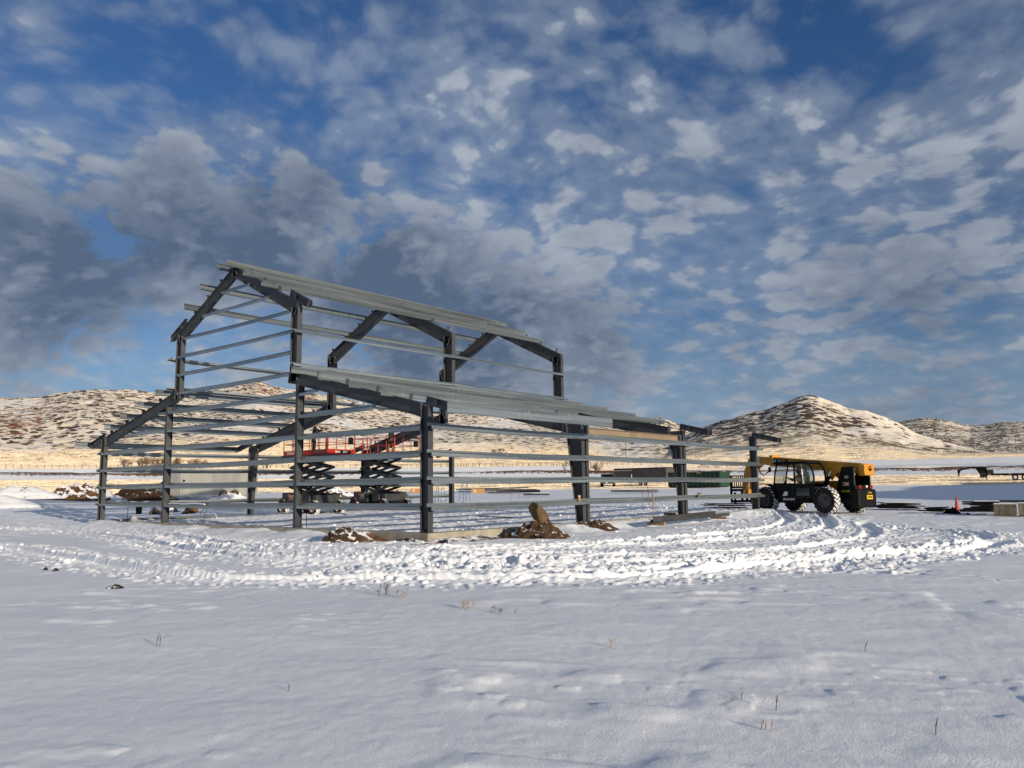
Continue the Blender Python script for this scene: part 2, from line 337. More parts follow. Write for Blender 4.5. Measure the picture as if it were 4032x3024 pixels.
def snow_ground_material():
    mt, N, b = material('snowy_ground', rough=.75, spec=.15)
    tcn = N.node('ShaderNodeTexCoord'); P_ = tcn.outputs['Object']
    at = N.node('ShaderNodeAttribute'); at.attribute_name = 'zone'
    sp = N.node('ShaderNodeSeparateColor'); N.l.new(at.outputs['Color'], sp.inputs[0])
    dirt, grass, scrub, red = sp.outputs[0], sp.outputs[1], sp.outputs[2], at.outputs['Alpha']
    snow = N.mix(N.noise(P_, .35, 4), (.81, .845, .895), (.85, .875, .91))
    snow = N.mix(N.math('MULTIPLY', N.ramp(scrub, .05, .35), N.ramp(N.noise(P_, .12, 5, .7), .2, .7, .30, .92)), snow, (.90, .74, .50))  # warm sunlit cream painted into the hill snow, with some grass poking through
    gcol = N.mix(N.noise(P_, .06, 4), (.82, .58, .32), (.66, .42, .21))
    fg = N.ramp(N.math('ADD', N.math('ADD', N.math('MULTIPLY', N.noise(P_, .035, 5, .6), .5), N.math('MULTIPLY', N.noise(P_, .55, 5, .65), .5)), N.math('ADD', grass, -1.0)), -.34, .10)
    c = N.mix(N.math('MULTIPLY', fg, .86), snow, gcol)
    dcol = N.mix(N.noise(P_, 1.7, 5, .6), (.23, .105, .045), (.10, .055, .032))
    fd = N.ramp(N.math('ADD', N.noise(P_, 1.1, 5, .7), N.math('MULTIPLY', dirt, .62)), .78, .92)
    c = N.mix(fd, c, dcol)
    # scrub: clumps of dark brush lying along the slope
    vo = N.node('ShaderNodeTexVoronoi'); vo.feature = 'F1'
    N.put(vo.inputs['Vector'], N.vmath('ADD', P_, N.vmath('SCALE', N.node_noise_vec(P_, .12), 7.0))); vo.inputs['Scale'].default_value = .21
    rnd = N.node('ShaderNodeSeparateColor'); N.l.new(vo.outputs['Color'], rnd.inputs[0])
    rad = N.math('MULTIPLY', N.ramp(N.math('ADD', scrub, N.math('MULTIPLY', rnd.outputs[0], .5)), .34, .95), .80)
    edge = N.math('ADD', vo.outputs['Distance'], N.math('MULTIPLY', N.noise(P_, .75, 4, .7), .42))
    f1 = N.ramp(N.math('SUBTRACT', edge, rad), .20, .13)
    f2 = N.ramp(N.math('ADD', N.noise(P_, .75, 5, .78), N.math('MULTIPLY', scrub, .34)), .715, .765)
    fs = N.math('MULTIPLY', N.math('MAXIMUM', f1, N.math('MULTIPLY', f2, .8)), N.ramp(scrub, .02, .2))
    scol = N.mix(N.noise(P_, .5, 3), (.055, .038, .030), (.12, .088, .070))
    c = N.mix(fs, c, scol)
    fr = N.math('MULTIPLY', red, N.ramp(N.noise(P_, .09, 5, .65), .48, .60))
    c = N.mix(fr, c, (.30, .085, .04))
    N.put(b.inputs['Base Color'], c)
    bp = N.node('ShaderNodeBump'); bp.inputs['Strength'].default_value = .6; bp.inputs['Distance'].default_value = .012
    N.put(bp.inputs['Height'], N.noise(P_, 55, 4, .7))
    # stubble, brush and tussocks stand up out of the far slopes: their faces turn every way
    geo = N.node('ShaderNodeNewGeometry')
    amt = N.math('ADD', N.math('MULTIPLY', N.ramp(grass, .03, .5), 2.6), N.math('MULTIPLY', scrub, 1.0))
    nv = N.vmath('ADD', N.node_noise_vec(P_, 1.6), N.vmath('SCALE', N.node_noise_vec(P_, .21), .8))
    nn = N.vmath('NORMALIZE', N.vmath('ADD', bp.outputs[0], N.vmath('SCALE', nv, amt)))
    N.l.new(nn, b.inputs['Normal'])
    b.inputs['Sheen Roughness'].default_value = .5; b.inputs['Sheen Tint'].default_value = (1, .86, .62, 1)
    N.put(b.inputs['Sheen Weight'], N.math('MULTIPLY', N.ramp(grass, .05, .6), .9))
    return mt
ground = build_ground()
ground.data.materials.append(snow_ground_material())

# ------------------------------------------------------------------ mesh helpers
def V3(*a): return Vector(a)
class MB:
    def __init__(s): s.v = []; s.f = []; s.sm = []
    def add(s, vs, fs, smooth=False):
        b = len(s.v); s.v += [tuple(v) for v in vs]; s.f += [tuple(b+i for i in f) for f in fs]; s.sm += [smooth]*len(fs); return s
    def hexa(s, a, b):
        """a, b: four corners at each end, same winding"""
        return s.add(list(a)+list(b), [(3, 2, 1, 0), (4, 5, 6, 7), (0, 1, 5, 4), (1, 2, 6, 5), (2, 3, 7, 6), (3, 0, 4, 7)])
    def bar(s, p0, p1, w, h):
        """straight bar between two points; w, h = half extent vectors"""
        p0, p1, w, h = Vector(p0), Vector(p1), Vector(w), Vector(h)
        q = lambda p: [p-w-h, p+w-h, p+w+h, p-w+h]
        return s.hexa(q(p0), q(p1))
    def box(s, c, d, rz=0.0, M_=None):
        c = Vector(c); x, y, z = d[0]/2, d[1]/2, d[2]/2
        m = M_ or Matrix.Rotation(rz, 3, 'Z')
        cs = [c+m@Vector(k) for k in ((-x, -y, -z), (x, -y, -z), (x, y, -z), (-x, y, -z), (-x, -y, z), (x, -y, z), (x, y, z), (-x, y, z))]
        return s.hexa(cs[:4], cs[4:])
    def cbox(s, c, d, bev=.02, M_=None):
        """box with chamfered edges along all sides (three crossed layers)"""
        c = Vector(c); m = M_ or Matrix.Identity(3); x, y, z = d[0]/2, d[1]/2, d[2]/2; b = min(bev, x*.9, y*.9, z*.9)
        bm = bmesh.new(); bmesh.ops.create_cube(bm, size=1.0)
        for v in bm.verts: v.co = Vector((v.co.x*2*x, v.co.y*2*y, v.co.z*2*z))
        bmesh.ops.bevel(bm, geom=bm.edges[:], offset=b, segments=2, profile=.6, affect='EDGES')
        bm.verts.index_update()
        s.add([c+m@v.co for v in bm.verts], [[v.index for v in f.verts] for f in bm.faces]); bm.free(); return s
    def tube(s, pts, r, n=8, cap=True, r1=None):
        pts = [Vector(p) for p in pts]; ring = []; prev = None
        for i, p in enumerate(pts):
            t = (pts[min(i+1, len(pts)-1)]-pts[max(i-1, 0)]).normalized()
            if prev is None: u = t.orthogonal().normalized()
            else: u = (prev-t*prev.dot(t)).normalized()
            prev = u; v = t.cross(u); rr_ = r if r1 is None else r+(r1-r)*i/(len(pts)-1)
            if isinstance(r, (list, tuple)): rr_ = r[i]
            ring.append([p+(u*math.cos(2*math.pi*k/n)+v*math.sin(2*math.pi*k/n))*rr_ for k in range(n)])
        fs = [(i*n+k, i*n+(k+1) % n, (i+1)*n+(k+1) % n, (i+1)*n+k) for i in range(len(pts)-1) for k in range(n)]
        s.add([q for a in ring for q in a], fs, True)
        if cap: s.add(ring[0], [tuple(range(n))[::-1]]); s.add(ring[-1], [tuple(range(n))])
        return s
    def lathe(s, prof, c, axis=(0, 0, 1), n=24, smooth=True):
        """prof: (radius, height along axis)"""
        ax = Vector(axis).normalized(); u = ax.orthogonal().normalized(); v = ax.cross(u); c = Vector(c)
        vs = [c+ax*h+(u*math.cos(2*math.pi*k/n)+v*math.sin(2*math.pi*k/n))*r for r, h in prof for k in range(n)]
        fs = [(i*n+k, i*n+(k+1) % n, (i+1)*n+(k+1) % n, (i+1)*n+k) for i in range(len(prof)-1) for k in range(n)]
        return s.add(vs, fs, smooth)
    def prism(s, poly, M4, depth):
        """poly in local x,y extruded along local z 0..depth, placed with a 4x4 matrix"""
        n = len(poly); a = [M4@Vector((x, y, 0)) for x, y in poly]; b = [M4@Vector((x, y, depth)) for x, y in poly]
        fs = [tuple(range(n))[::-1], tuple(range(n, 2*n))]+[(i, (i+1) % n, n+(i+1) % n, n+i) for i in range(n)]
        return s.add(a+b, fs)
    def ibeam(s, p0, p1, d, dep0, dep1, wid, tf=.014, tw=.010):
        """I section: p0-p1 runs along the outer flange face, d points to the inner flange"""
        p0, p1, d = Vector(p0), Vector(p1), Vector(d).normalized(); ax = (p1-p0).normalized()
        wv = ax.cross(d).normalized()*(wid/2); h = d*(tf/2)
        s.bar(p0+h, p1+h, wv, h)
        s.bar(p0+d*dep0-h, p1+d*dep1-h, wv, h)
        tv = wv.normalized()*(tw/2); a0, a1 = p0+d*tf, p1+d*tf; b0, b1 = p0+d*(dep0-tf), p1+d*(dep1-tf)
        s.hexa([a0-tv, a0+tv, b0+tv, b0-tv], [a1-tv, a1+tv, b1+tv, b1-tv]); return s
    def plate(s, c, wv, hv, t):
        wv, hv = Vector(wv), Vector(hv); n = wv.cross(hv).normalized()*t/2; c = Vector(c)
        return s.hexa([c-wv-hv-n, c+wv-hv-n, c+wv+hv-n, c-wv+hv-n], [c-wv-hv+n, c+wv-hv+n, c+wv+hv+n, c-wv+hv+n])
    def mesh(s, name):
        me = bpy.data.meshes.new(name); me.from_pydata(s.v, [], s.f)
        me.polygons.foreach_set('use_smooth', s.sm)
        bm = bmesh.new(); bm.from_mesh(me); bmesh.ops.recalc_face_normals(bm, faces=bm.faces); bm.to_mesh(me); bm.free()
        return me
def obj(name, mb, mt, parent=None, label=None):
    me = mb.mesh(name) if isinstance(mb, MB) else mb
    o = bpy.data.objects.new(name, me); col.objects.link(o)
    if mt and not me.materials: me.materials.append(mt)
    if parent: o.parent = parent
    if label: o['label'] = label
    return o
def thing(name, label, cat, loc=(0, 0, 0), rz=0.0, group=None):
    o = bpy.data.objects.new(name, None); col.objects.link(o); o.empty_display_size = .3
    o.location = loc; o.rotation_euler = (0, 0, rz); return tag(o, label, cat, group)
def tag(o, label, cat, group=None, kind=None):
    if label: o['label'] = label
    if cat: o['category'] = cat
    if group: o['group'] = group
    if kind: o['kind'] = kind
    return o
def dup(root, loc=None, rz=None, label=None):
    r = root.copy(); col.objects.link(r)
    if loc is not None: r.location = loc
    if rz is not None: r.rotation_euler = (0, 0, rz)
    if label: r['label'] = label
    for ch in list(root.children):
        c = ch.copy(); col.objects.link(c); c.parent = r
        for g in list(ch.children):
            k = g.copy(); col.objects.link(k); k.parent = c
    return r
def simple(name, c1, c2, scale=3, rough=.6, metal=0, spec=.4, bump=0, detail=5, lo=.35, hi=.65, bscale=None):
    mt, N, b = material(name, c1, rough, metal, spec)
    P_ = N.node('ShaderNodeTexCoord').outputs['Object']
    f = N.ramp(N.noise(P_, scale, detail, .6), lo, hi)
    N.put(b.inputs['Base Color'], N.mix(f, c1, c2))
    if bump:
        bp = N.node('ShaderNodeBump'); bp.inputs['Distance'].default_value = bump; bp.inputs['Strength'].default_value = .8
        N.put(bp.inputs['Height'], N.noise(P_, bscale or scale*4, 5, .65)); N.l.new(bp.outputs[0], b.inputs['Normal'])
    return mt
def primer_mat():
    mt, N, b = material('dark_primed_steel', rough=.5, spec=.45)
    P_ = N.node('ShaderNodeTexCoord').outputs['Object']
    c = N.mix(N.ramp(N.noise(P_, 1.3, 5, .6), .35, .7), (.036, .041, .049), (.058, .058, .058))
    c = N.mix(N.math('MULTIPLY', N.ramp(N.noise(P_, .9, 6, .7), .62, .74), .55), c, (.10, .072, .046))
    N.put(b.inputs['Base Color'], c)
    N.put(b.inputs['Roughness'], N.ramp(N.noise(P_, 4, 4), .3, .7, .42, .62))
    return mt
def galv_mat(name, sc):
    mt, N, b = material(name, rough=.36, metal=.72, spec=.5)
    P_ = N.node('ShaderNodeTexCoord').outputs['Object']
    streak = N.noise(N.scalev(P_, sc), 1.0, 4, .55)
    c = N.mix(N.ramp(streak, .35, .65), (.20, .235, .25), (.35, .39, .40))
    c = N.mix(N.math('MULTIPLY', N.ramp(N.noise(P_, 22, 2), .4, .7), .10), c, (.42, .46, .47))
    wr = N.math('SUBTRACT', 1.0, N.ramp(N.math('ABSOLUTE', N.math('SUBTRACT', N.noise(P_, 2.6, 4, .6, 1.0), .5)), .0, .018))
    wr = N.math('MULTIPLY', wr, N.ramp(N.noise(P_, .45, 3), .55, .63))
    c = N.mix(N.math('MULTIPLY', wr, .7), c, (.66, .68, .64))
    N.put(b.inputs['Base Color'], c); N.put(b.inputs['Roughness'], N.ramp(streak, .3, .7, .24, .42))
    return mt
M_PRIMER = primer_mat(); M_GALV = galv_mat('galvanised_steel', (7, .16, 7)); M_GALVX = galv_mat('galvanised_steel_gable', (.16, 7, 7))
M_TANP = simple('brown_primed_steel', (.20, .155, .105), (.27, .205, .14), 1.2, .55)
M_CONC = simple('concrete', (.40, .37, .30), (.27, .24, .19), 2.2, .85, bump=.01)
M_BLACK = simple('black_paint', (.005, .005, .006), (.009, .009, .010), 3, .6, spec=.12)
M_SNOW = simple('snow', (.86, .87, .89), (.80, .82, .86), 3, .8, spec=.1, bump=.02)
# ------------------------------------------------------------------ the steel building frame
BL = thing('steel_building_frame', 'large unfinished barn frame of dark primed steel columns and rafters with galvanised girts and purlins', 'building frame')
BW = 21.65; BAY = 7.62; MR, ML = -6.5, -14.95; XC = (MR+ML)/2; RZ = 7.72
mir = lambda x: -BW-x
def zt(x): return 3.62+.25*(-x if x > -BW/2 else x+BW)          # top of the lean-to rafters
def zm(x): return RZ+.5*(MR-x if x > XC else x-ML)              # top of the upper rafters
def col_outer(x, y, s, z1, dep0, dep1, wid=.2, z0=0.0):
    """s=-1: outer flange faces +X"""
    b = MB(); b.ibeam((x, y, z0), (x, y, z1), (s, 0, 0), dep0, dep1, wid)
    b.box((x+s*dep0/2, y, z0+.012), (dep0+.06, wid+.06, .024))
    for dx in (.25, .75):
        for dy in (-.05, .05): b.box((x+s*dep0*dx, y+dy, z0+.05), (.03, .03, .06))
    return obj('column', b, M_PRIMER, BL)
def rafter(p0, p1, dep0, dep1, wid, plate_end=(0, 1)):
    p0, p1 = Vector(p0), Vector(p1); ax = (p1-p0).normalized(); dn = Vector((ax.z, 0, -ax.x))
    if dn.z > 0: dn = -dn
    b = MB(); b.ibeam(p0, p1, dn, dep0, dep1, wid)
    for k, (p, dp) in enumerate(((p0, dep0), (p1, dep1))):
        if k in plate_end: b.plate(p+dn*dp/2, Vector((0, wid/2+.02, 0)), dn*(dp/2+.02), .018)
    L = (p1-p0).length
    for t in (.3, .62):                                            # flange brace clips
        q = p0.lerp(p1, t)+dn*((dep0+(dep1-dep0)*t)-.06); b.plate(q+Vector((0, -wid/2-.004, 0)), ax*.045, Vector((0, 0, .05)), .012)
    for t in (.08, .31, .54, .77, .95):
        q = p0.lerp(p1, t)-dn*.09; b.plate(q, Vector((0, .07, 0)), dn*.09, .008)
    return obj('rafter', b, M_PRIMER, BL)
Y1 = .1
for yf, kind in ((Y1, 0), (BAY+.1, 1), (2*BAY+.1, 1)):
    if kind == 0:
        for s, x in ((-1, 0.0), (1, -BW)): col_outer(x, yf, s, 3.66, .33, .33)
        # rafters of the lean-tos and of the raised middle
        rafter((-.33, yf, zt(-.33)+.05), (-6.88, yf, zt(-6.88)+.02), .40, .42, .16)
        rafter((mir(-.33), yf, zt(-.33)+.05), (mir(-6.88), yf, zt(-6.88)+.02), .40, .42, .16)
        for x, s, zz in ((MR, -1, 5.0), (ML, 1, 5.0)):
            b = MB(); b.ibeam((x, yf, zz), (x, yf, 7.60), (s, 0, 0), .39, .39, .2); obj('column', b, M_PRIMER, BL)
        rafter((MR-.02, yf, RZ), (XC+.01, yf, zm(XC)), .43, .40, .16)
        rafter((ML+.02, yf, RZ), (XC-.01, yf, zm(XC)), .43, .40, .16)
        for cx in (-6.44, -15.56):
            b = MB(); b.ibeam((cx, 0, 0), (cx, 0, zt(cx)-.36), (0, 1, 0), .27, .27, .13); b.box((cx, .135, .012), (.2, .33, .024))
            for dx in (-.06, .06):
                for dy in (.07, .2): b.box((cx+dx, dy, .05), (.028, .028, .06))
            obj('column', b, M_PRIMER, BL)
    else:
        for s, x in ((-1, 0.0), (1, -BW)): col_outer(x, yf, s, 3.62, .30, .72)
        for sgn in (0, 1):
            f = (lambda x: x) if sgn == 0 else mir
            rafter((f(-.70), yf, zt(-.70)), (f(-7.0), yf, zt(-7.0)), .55, .60, .2)
            b = MB(); x = MR if sgn == 0 else ML; s = -1 if sgn == 0 else 1
            b.ibeam((x, yf, 4.75), (x, yf, 7.62), (s, 0, 0), .48, .52, .2); b.plate((x+s*.26, yf, 7.5), (.24, 0, .12*(-s)), (0, .1, 0), .014); obj('column', b, M_PRIMER, BL)
            x0 = MR-.02 if sgn == 0 else ML+.02; x1 = XC+.01 if sgn == 0 else XC-.01
            rafter((x0, yf, RZ), (x1, yf, zm(XC)), .54, .52, .2)
            # knee cap closing column and rafter
            b = MB(); b.plate((x0+.01*(-s), yf, 7.50), (0, .1, 0), (0, 0, .23), .016); obj('knee_plate', b, M_PRIMER, BL)
for s, x in ((-1, 0.0), (1, -BW)): col_outer(x, 3*BAY, s, 3.70, .33, .33)
# portal bracing between the second and third frames
for yy in (BAY+.36, 2*BAY-.20):
    b = MB(); b.ibeam((0, yy, 0), (0, yy, 3.42), (-1, 0, 0), .24, .24, .16); obj('column', b, M_PRIMER, BL)
b = MB(); b.ibeam((-.10, BAY+.47, 3.39), (-.10, 2*BAY-.31, 3.39), (0, 0, -1), .24, .24, .16); obj('portal_beam', b, M_TANP, BL)
for yy in (BAY+.46, 2*BAY-.30):
    b = MB(); b.plate((-.10, yy, 3.28), (.10, 0, 0), (0, 0, .19), .02)
    for k in range(4):
        for dx in (-.06, .06): b.box((-.10+dx, yy+(.02 if yy < 10 else -.02), 3.15+k*.085), (.026, .02, .026))
    obj('end_plate', b, M_PRIMER, BL)
# outriggers carrying the eaves
def outrigger(x0, z0, x1, z1, y, dep=.25):
    p0, p1 = Vector((x0, y, z0)), Vector((x1, y, z1)); ax = (p1-p0).normalized(); dn = Vector((ax.z, 0, -ax.x)); dn = dn if dn.z < 0 else -dn
    b = MB(); b.ibeam(p0, p1, dn, dep, dep, .13, .010, .008)
    b.plate(p1+dn*dep/2, (0, .075, 0), dn*(dep/2), .012)
    s = 1 if x1 > x0 else -1
    b.plate(p1+Vector((s*.09, 0, 0))+dn*(dep*.55), (.08, 0, 0), (0, 0, .11), .01)
    b.plate(p0+(p1-p0)*.33+dn*dep*.5+Vector((0, -.07, 0)), ax*.07, dn*.085, .01)
    obj('outrigger', b, M_PRIMER, BL)
for yf in (Y1, BAY+.1, 2*BAY+.1, 3*BAY):
    zo = 3.86 if yf > 20 else 3.90; outrigger(-.16, zo+.03, 1.18, zo-.31, yf); outrigger(-BW+.16, zo+.03, -BW-1.18, zo-.31, yf)
outrigger(MR-.55, 8.30, MR+.60, 7.725, Y1, .27); outrigger(ML+.55, 8.30, ML-.60, 7.725, Y1, .27)
# ---- galvanised members
def zgirt(p0, p1, out, top, fl=.102, wid=.2, t=.006):
    """Z girt laid flat: inner flange up, outer flange down"""
    p0, p1, out = Vector(p0), Vector(p1), Vector(out); b = MB(); wz = top-.09; up = Vector((0, 0, 1))
    for p in (p0, p1): p.z = 0
    n = 7 if (p1-p0).length > 4 else 2
    for i in range(n):                                             # long girts sag a little under their own weight
        a = p0.lerp(p1, i/n); c = p0.lerp(p1, (i+1)/n)
        sg = lambda u: -.028*(1-(2*u-1)**2)*((p1-p0).length/7.6)**2
        za, zc = sg(i/n), sg((i+1)/n)
        A = lambda o, z_: [a+out*o+up*(z_+za), c+out*o+up*(z_+zc)]
        w0, w1 = A(wid/2, wz); b.bar(w0, w1, out*wid/2, up*t/2)
        w0, w1 = A(t/2, wz+fl/2); b.bar(w0, w1, out*t/2, up*(fl/2))
        w0, w1 = A(wid-t/2, wz-fl/2); b.bar(w0, w1, out*t/2, up*(fl/2))
        w0, w1 = A(.012, wz+fl-t/2); b.bar(w0, w1, out*.011, up*t/2)
        w0, w1 = A(wid-.012, wz-fl+t/2); b.bar(w0, w1, out*.011, up*t/2)
    return obj('girt', b, M_GALVX if abs(p1.x-p0.x) > abs(p1.y-p0.y) else M_GALV, BL)
HG = [.828, 1.594, 2.365, 3.137]
for k, h in enumerate(HG):
    for xo, o in ((.008, 1), (-BW-.008, -1)):
        e = [-.06, BAY+.30, 2*BAY+.30, 3*BAY+.35]
        for i in range(3): zgirt((xo+o*(.009 if i % 2 else 0), e[i]-(0 if i == 0 else .34), 0), (xo+o*(.009 if i % 2 else 0), e[i+1], 0), (o, 0, 0), h+(.009 if i % 2 else 0))
for h, x0, x1 in [(h, -6.36, -.33) for h in HG]+[(3.87, -6.36, -2.55), (4.62, -6.36, -5.50)]+[(h, -15.48, -6.52) for h in HG+[3.87, 4.62]]+\
        [(h, -BW+.05, -15.64) for h in HG]+[(3.87, -19.2, -15.64), (4.62, -16.3, -15.64)]+\
        [(5.37, ML+.1, MR-.36), (6.12, ML+.1, MR-.36), (6.87, ML+.1, MR-.36), (7.60, ML+.55, MR-.5), (8.33, ML+1.95, MR-1.85), (9.05, ML+3.35, MR-3.1)]:
    zgirt((x0, .215, 0), (x1, .215, 0), (0, -1, 0), h)
for h, xo, o in ((6.79, MR+.006, 1), (5.62, MR+.006, 1), (6.73, ML-.006, -1), (5.53, ML-.006, -1)):
    zgirt((xo, -.26, 0), (xo, BAY+.25, 0), (o, 0, 0), h, .075); zgirt((xo+o*.009, BAY-.15, 0), (xo+o*.009, 2*BAY+.30, 0), (o, 0, 0), h+.009, .075)
def purlin(x, z, slope, y0, y1, dep=.215, fl=.065, t=.006, name='purlin'):
    """Z purlin standing on the rafters; slope>0: roof rises towards -X"""
    n = Vector((slope, 0, 1)).normalized(); dn = Vector((1 if slope > 0 else -1, 0, -abs(slope))).normalized()
    b = MB(); a, c = Vector((x, y0, z)), Vector((x, y1, z))
    b.bar(a+n*dep/2, c+n*dep/2, dn*t/2, n*dep/2)
    b.bar(a+dn*fl/2+n*t/2, c+dn*fl/2+n*t/2, dn*fl/2, n*t/2)
    b.bar(a-dn*fl/2+n*(dep-t/2), c-dn*fl/2+n*(dep-t/2), dn*fl/2, n*t/2)
    b.bar(a+dn*(fl-t/2)+n*.012, c+dn*(fl-t/2)+n*.012, dn*t/2, n*.012)
    b.bar(a-dn*(fl-t/2)+n*(dep-.012), c-dn*(fl-t/2)+n*(dep-.012), dn*t/2, n*.012)
    for yy in (y0+.42, y0+.55, y1-.42, y1-.55):                     # bolt heads at the laps
        for q in (.06, .155): b.bar(a+n*q+Vector((0, yy-y0, 0)), a+n*q+Vector((0, yy-y0+.028, 0)), dn*.014, n*.014)
    return obj(name, b, M_GALV, BL)
for i, x in enumerate((-6.2, -4.7, -3.12, -1.6)):
    purlin(x, zt(x)+.012, .25, -.42, BAY+.55); purlin(x-.008, zt(x)+.018, .25, BAY-.35, 2*BAY+1.25)
    purlin(mir(x), zt(x)+.012, -.25, -.55, BAY+.45)
for x in (-10.42, -9.22, -8.02):
    purlin(x, zm(x)+.012, .5, -.52, BAY+.55); purlin(x-.008, zm(x)+.018, .5, BAY-.35, 2*BAY+.50)
    xm = MR+ML-x
    purlin(xm, zm(x)+.012, -.5, -.50, BAY+.55); purlin(xm+.008, zm(x)+.018, -.5, BAY-.35, 2*BAY+.50)
def strut(x, o, y0, y1):
    b = MB(); b.bar((x, y0, 3.45), (x, y1, 3.45), (.004, 0, 0), (0, 0, .15))
    b.bar((x-o*.04, y0, 3.597), (x-o*.04, y1, 3.597), (.04, 0, 0), (0, 0, .003)); b.bar((x-o*.04, y0, 3.303), (x-o*.04, y1, 3.303), (.04, 0, 0), (0, 0, .003))
    obj('eave_strut', b, M_GALV, BL)
strut(1.37, 1, -.60, BAY-.05); strut(-BW-1.37, -1, -.60, BAY+.2)
# foundation walls
def wall(x0, x1, y0, y1, z1=0.0): obj('foundation_wall', MB().cbox(((x0+x1)/2, (y0+y1)/2, z1-.35), (abs(x1-x0), abs(y1-y0), .70), .012), M_CONC, BL)
wall(-.22, .12, -.12, 23.05); wall(-16.9, -.225, -.12, .30, -.004); wall(-21.2, -18.1, -.10, .22, -.03); wall(-BW-.12, -BW+.25, .35, 23.3)
wall(-BW-.15, -BW+.45, -.15, .34, .0); wall(-21.35, -.3, 22.9, 23.25, -.02)

# ------------------------------------------------------------------ people and machines
M_YEL = simple('yellow_machine_paint', (.60, .27, .010), (.48, .21, .010), 1.8, .42, spec=.5)
M_TYRE = simple('tyre_rubber', (.012, .012, .013), (.024, .023, .022), 5, .8, spec=.2)
M_TREADSNOW = simple('snow_packed_tread', (.80, .80, .80), (.50, .48, .45), 9, .85, spec=.1, lo=.42, hi=.58)
M_GREYR = simple('grey_rim_paint', (.06, .06, .065), (.10, .10, .105), 4, .5)
M_RED = simple('red_machine_paint', (.34, .012, .010), (.42, .02, .012), 2, .4, spec=.5)
M_DGREY = simple('dark_grey_paint', (.028, .031, .032), (.045, .049, .048), 3, .45)
M_ORANGE = simple('orange_sticker', (.75, .20, .015), (.70, .18, .015), 2, .6)
M_WHITE = simple('white_paint', (.72, .72, .70), (.62, .62, .60), 2, .55)
M_YSTK = simple('yellow_sticker', (.80, .52, .02), (.76, .48, .02), 2, .6)
M_CHROME = simple('bright_rod', (.75, .75, .76), (.6, .6, .6), 3, .2, metal=.9)
M_RED_L = simple('red_lens', (.30, .006, .012), (.25, .006, .01), 8, .3)
M_SKIN = simple('skin', (.42, .24, .16), (.36, .19, .13), 6, .6)
def glass():
    mt, N, b = material('cab_glass', (.6, .68, .70), .05, 0, .5)
    tr = N.node('ShaderNodeBsdfTransparent'); tr.inputs[0].default_value = (.72, .78, .80, 1)
    gl = N.node('ShaderNodeBsdfGlossy'); gl.inputs['Roughness'].default_value = .03
    mx = N.node('ShaderNodeMixShader'); mx.inputs[0].default_value = .04
    N.l.new(tr.outputs[0], mx.inputs[1]); N.l.new(gl.outputs[0], mx.inputs[2])
    N.l.new(mx.outputs[0], N.n['Material Output'].inputs[0]); return mt
M_GLASS = glass()
_dg = None
def text_mesh(s, size, depth=.004, shear=0.0, bold=0.0):
    c = bpy.data.curves.new('lettering', 'FONT'); c.body = s; c.size = size; c.extrude = depth; c.align_x = 'CENTER'; c.align_y = 'CENTER'; c.shear = shear; c.offset = bold
    o = bpy.data.objects.new('lettering', c); col.objects.link(o)
    dg = bpy.context.evaluated_depsgraph_get(); me = bpy.data.meshes.new_from_object(o.evaluated_get(dg)); me.name = 'lettering'
    bpy.data.objects.remove(o); return me
def text(s, size, pos, xdir, updir, mt, parent, name='lettering', shear=0.0, bold=0.0):
    me = text_mesh(s, size, .003, shear, bold); x = Vector(xdir).normalized(); u = Vector(updir).normalized(); n = x.cross(u)
    m4 = Matrix((x, u, n)).transposed().to_4x4(); m4.translation = Vector(pos); me.transform(m4)
    me.materials.clear(); return obj(name, me, mt, parent)
def decal(parent, pos, xdir, updir, wd, h, mode):
    """orange and black plate with the hirer's lettering; mode 'square' or 'strip'"""
    x = Vector(xdir).normalized(); u = Vector(updir).normalized(); n = x.cross(u); pos = Vector(pos)
    d = obj('sticker', MB().plate(pos, x*wd/2, u*h/2, .004), M_BLACK if mode == 'strip' else M_GREYR, parent)
    if mode == 'square':
        obj('orange_field', MB().plate(pos-x*wd*.27+n*.004, x*wd*.225, u*h*.46, .004), M_ORANGE, d)
        text('H', h*.92, pos-x*wd*.24+n*.008, x, u, M_BLACK, d, bold=h*.012); text('&E', h*.92, pos+x*wd*.22+n*.008, x, u, M_WHITE, d, bold=h*.012)
    else:
        obj('orange_field', MB().plate(pos-x*wd*.42+n*.004, x*wd*.075, u*h*.42, .004), M_ORANGE, d)
        text('H', h*.78, pos-x*wd*.40+n*.008, x, u, M_WHITE, d, bold=h*.01); text('&E', h*.78, pos-x*wd*.25+n*.008, x, u, M_WHITE, d, bold=h*.01)
        text('EQUIPMENT', h*.34, pos+x*wd*.14+u*h*.19+n*.008, x, u, M_WHITE, d); text('SERVICES', h*.34, pos+x*wd*.10-u*h*.19+n*.008, x, u, M_WHITE, d)
    return d
def skin_body(chains, name):
    """chains: list of [(pos, radius), ...] each starting at an index of the shared joints; grown with a skin modifier"""
    vs, es, rs = [], [], []
    for pts, root in chains:
        prev = root
        for p, r in pts:
            vs.append(p); rs.append(r); i = len(vs)-1
            if prev is not None: es.append((prev, i))
            prev = i
    me = bpy.data.meshes.new(name); me.from_pydata(vs, es, []); o = bpy.data.objects.new(name, me); col.objects.link(o)
    sk = o.modifiers.new('skin', 'SKIN'); sub = o.modifiers.new('sub', 'SUBSURF'); sub.levels = 1; sub.render_levels = 1
    for i, r in enumerate(rs): o.data.skin_vertices[0].data[i].radius = (r, r)
    o.data.skin_vertices[0].data[0].use_root = True
    dg = bpy.context.evaluated_depsgraph_get(); m2 = bpy.data.meshes.new_from_object(o.evaluated_get(dg)); bpy.data.objects.remove(o)
    m2.polygons.foreach_set('use_smooth', [True]*len(m2.polygons)); return m2
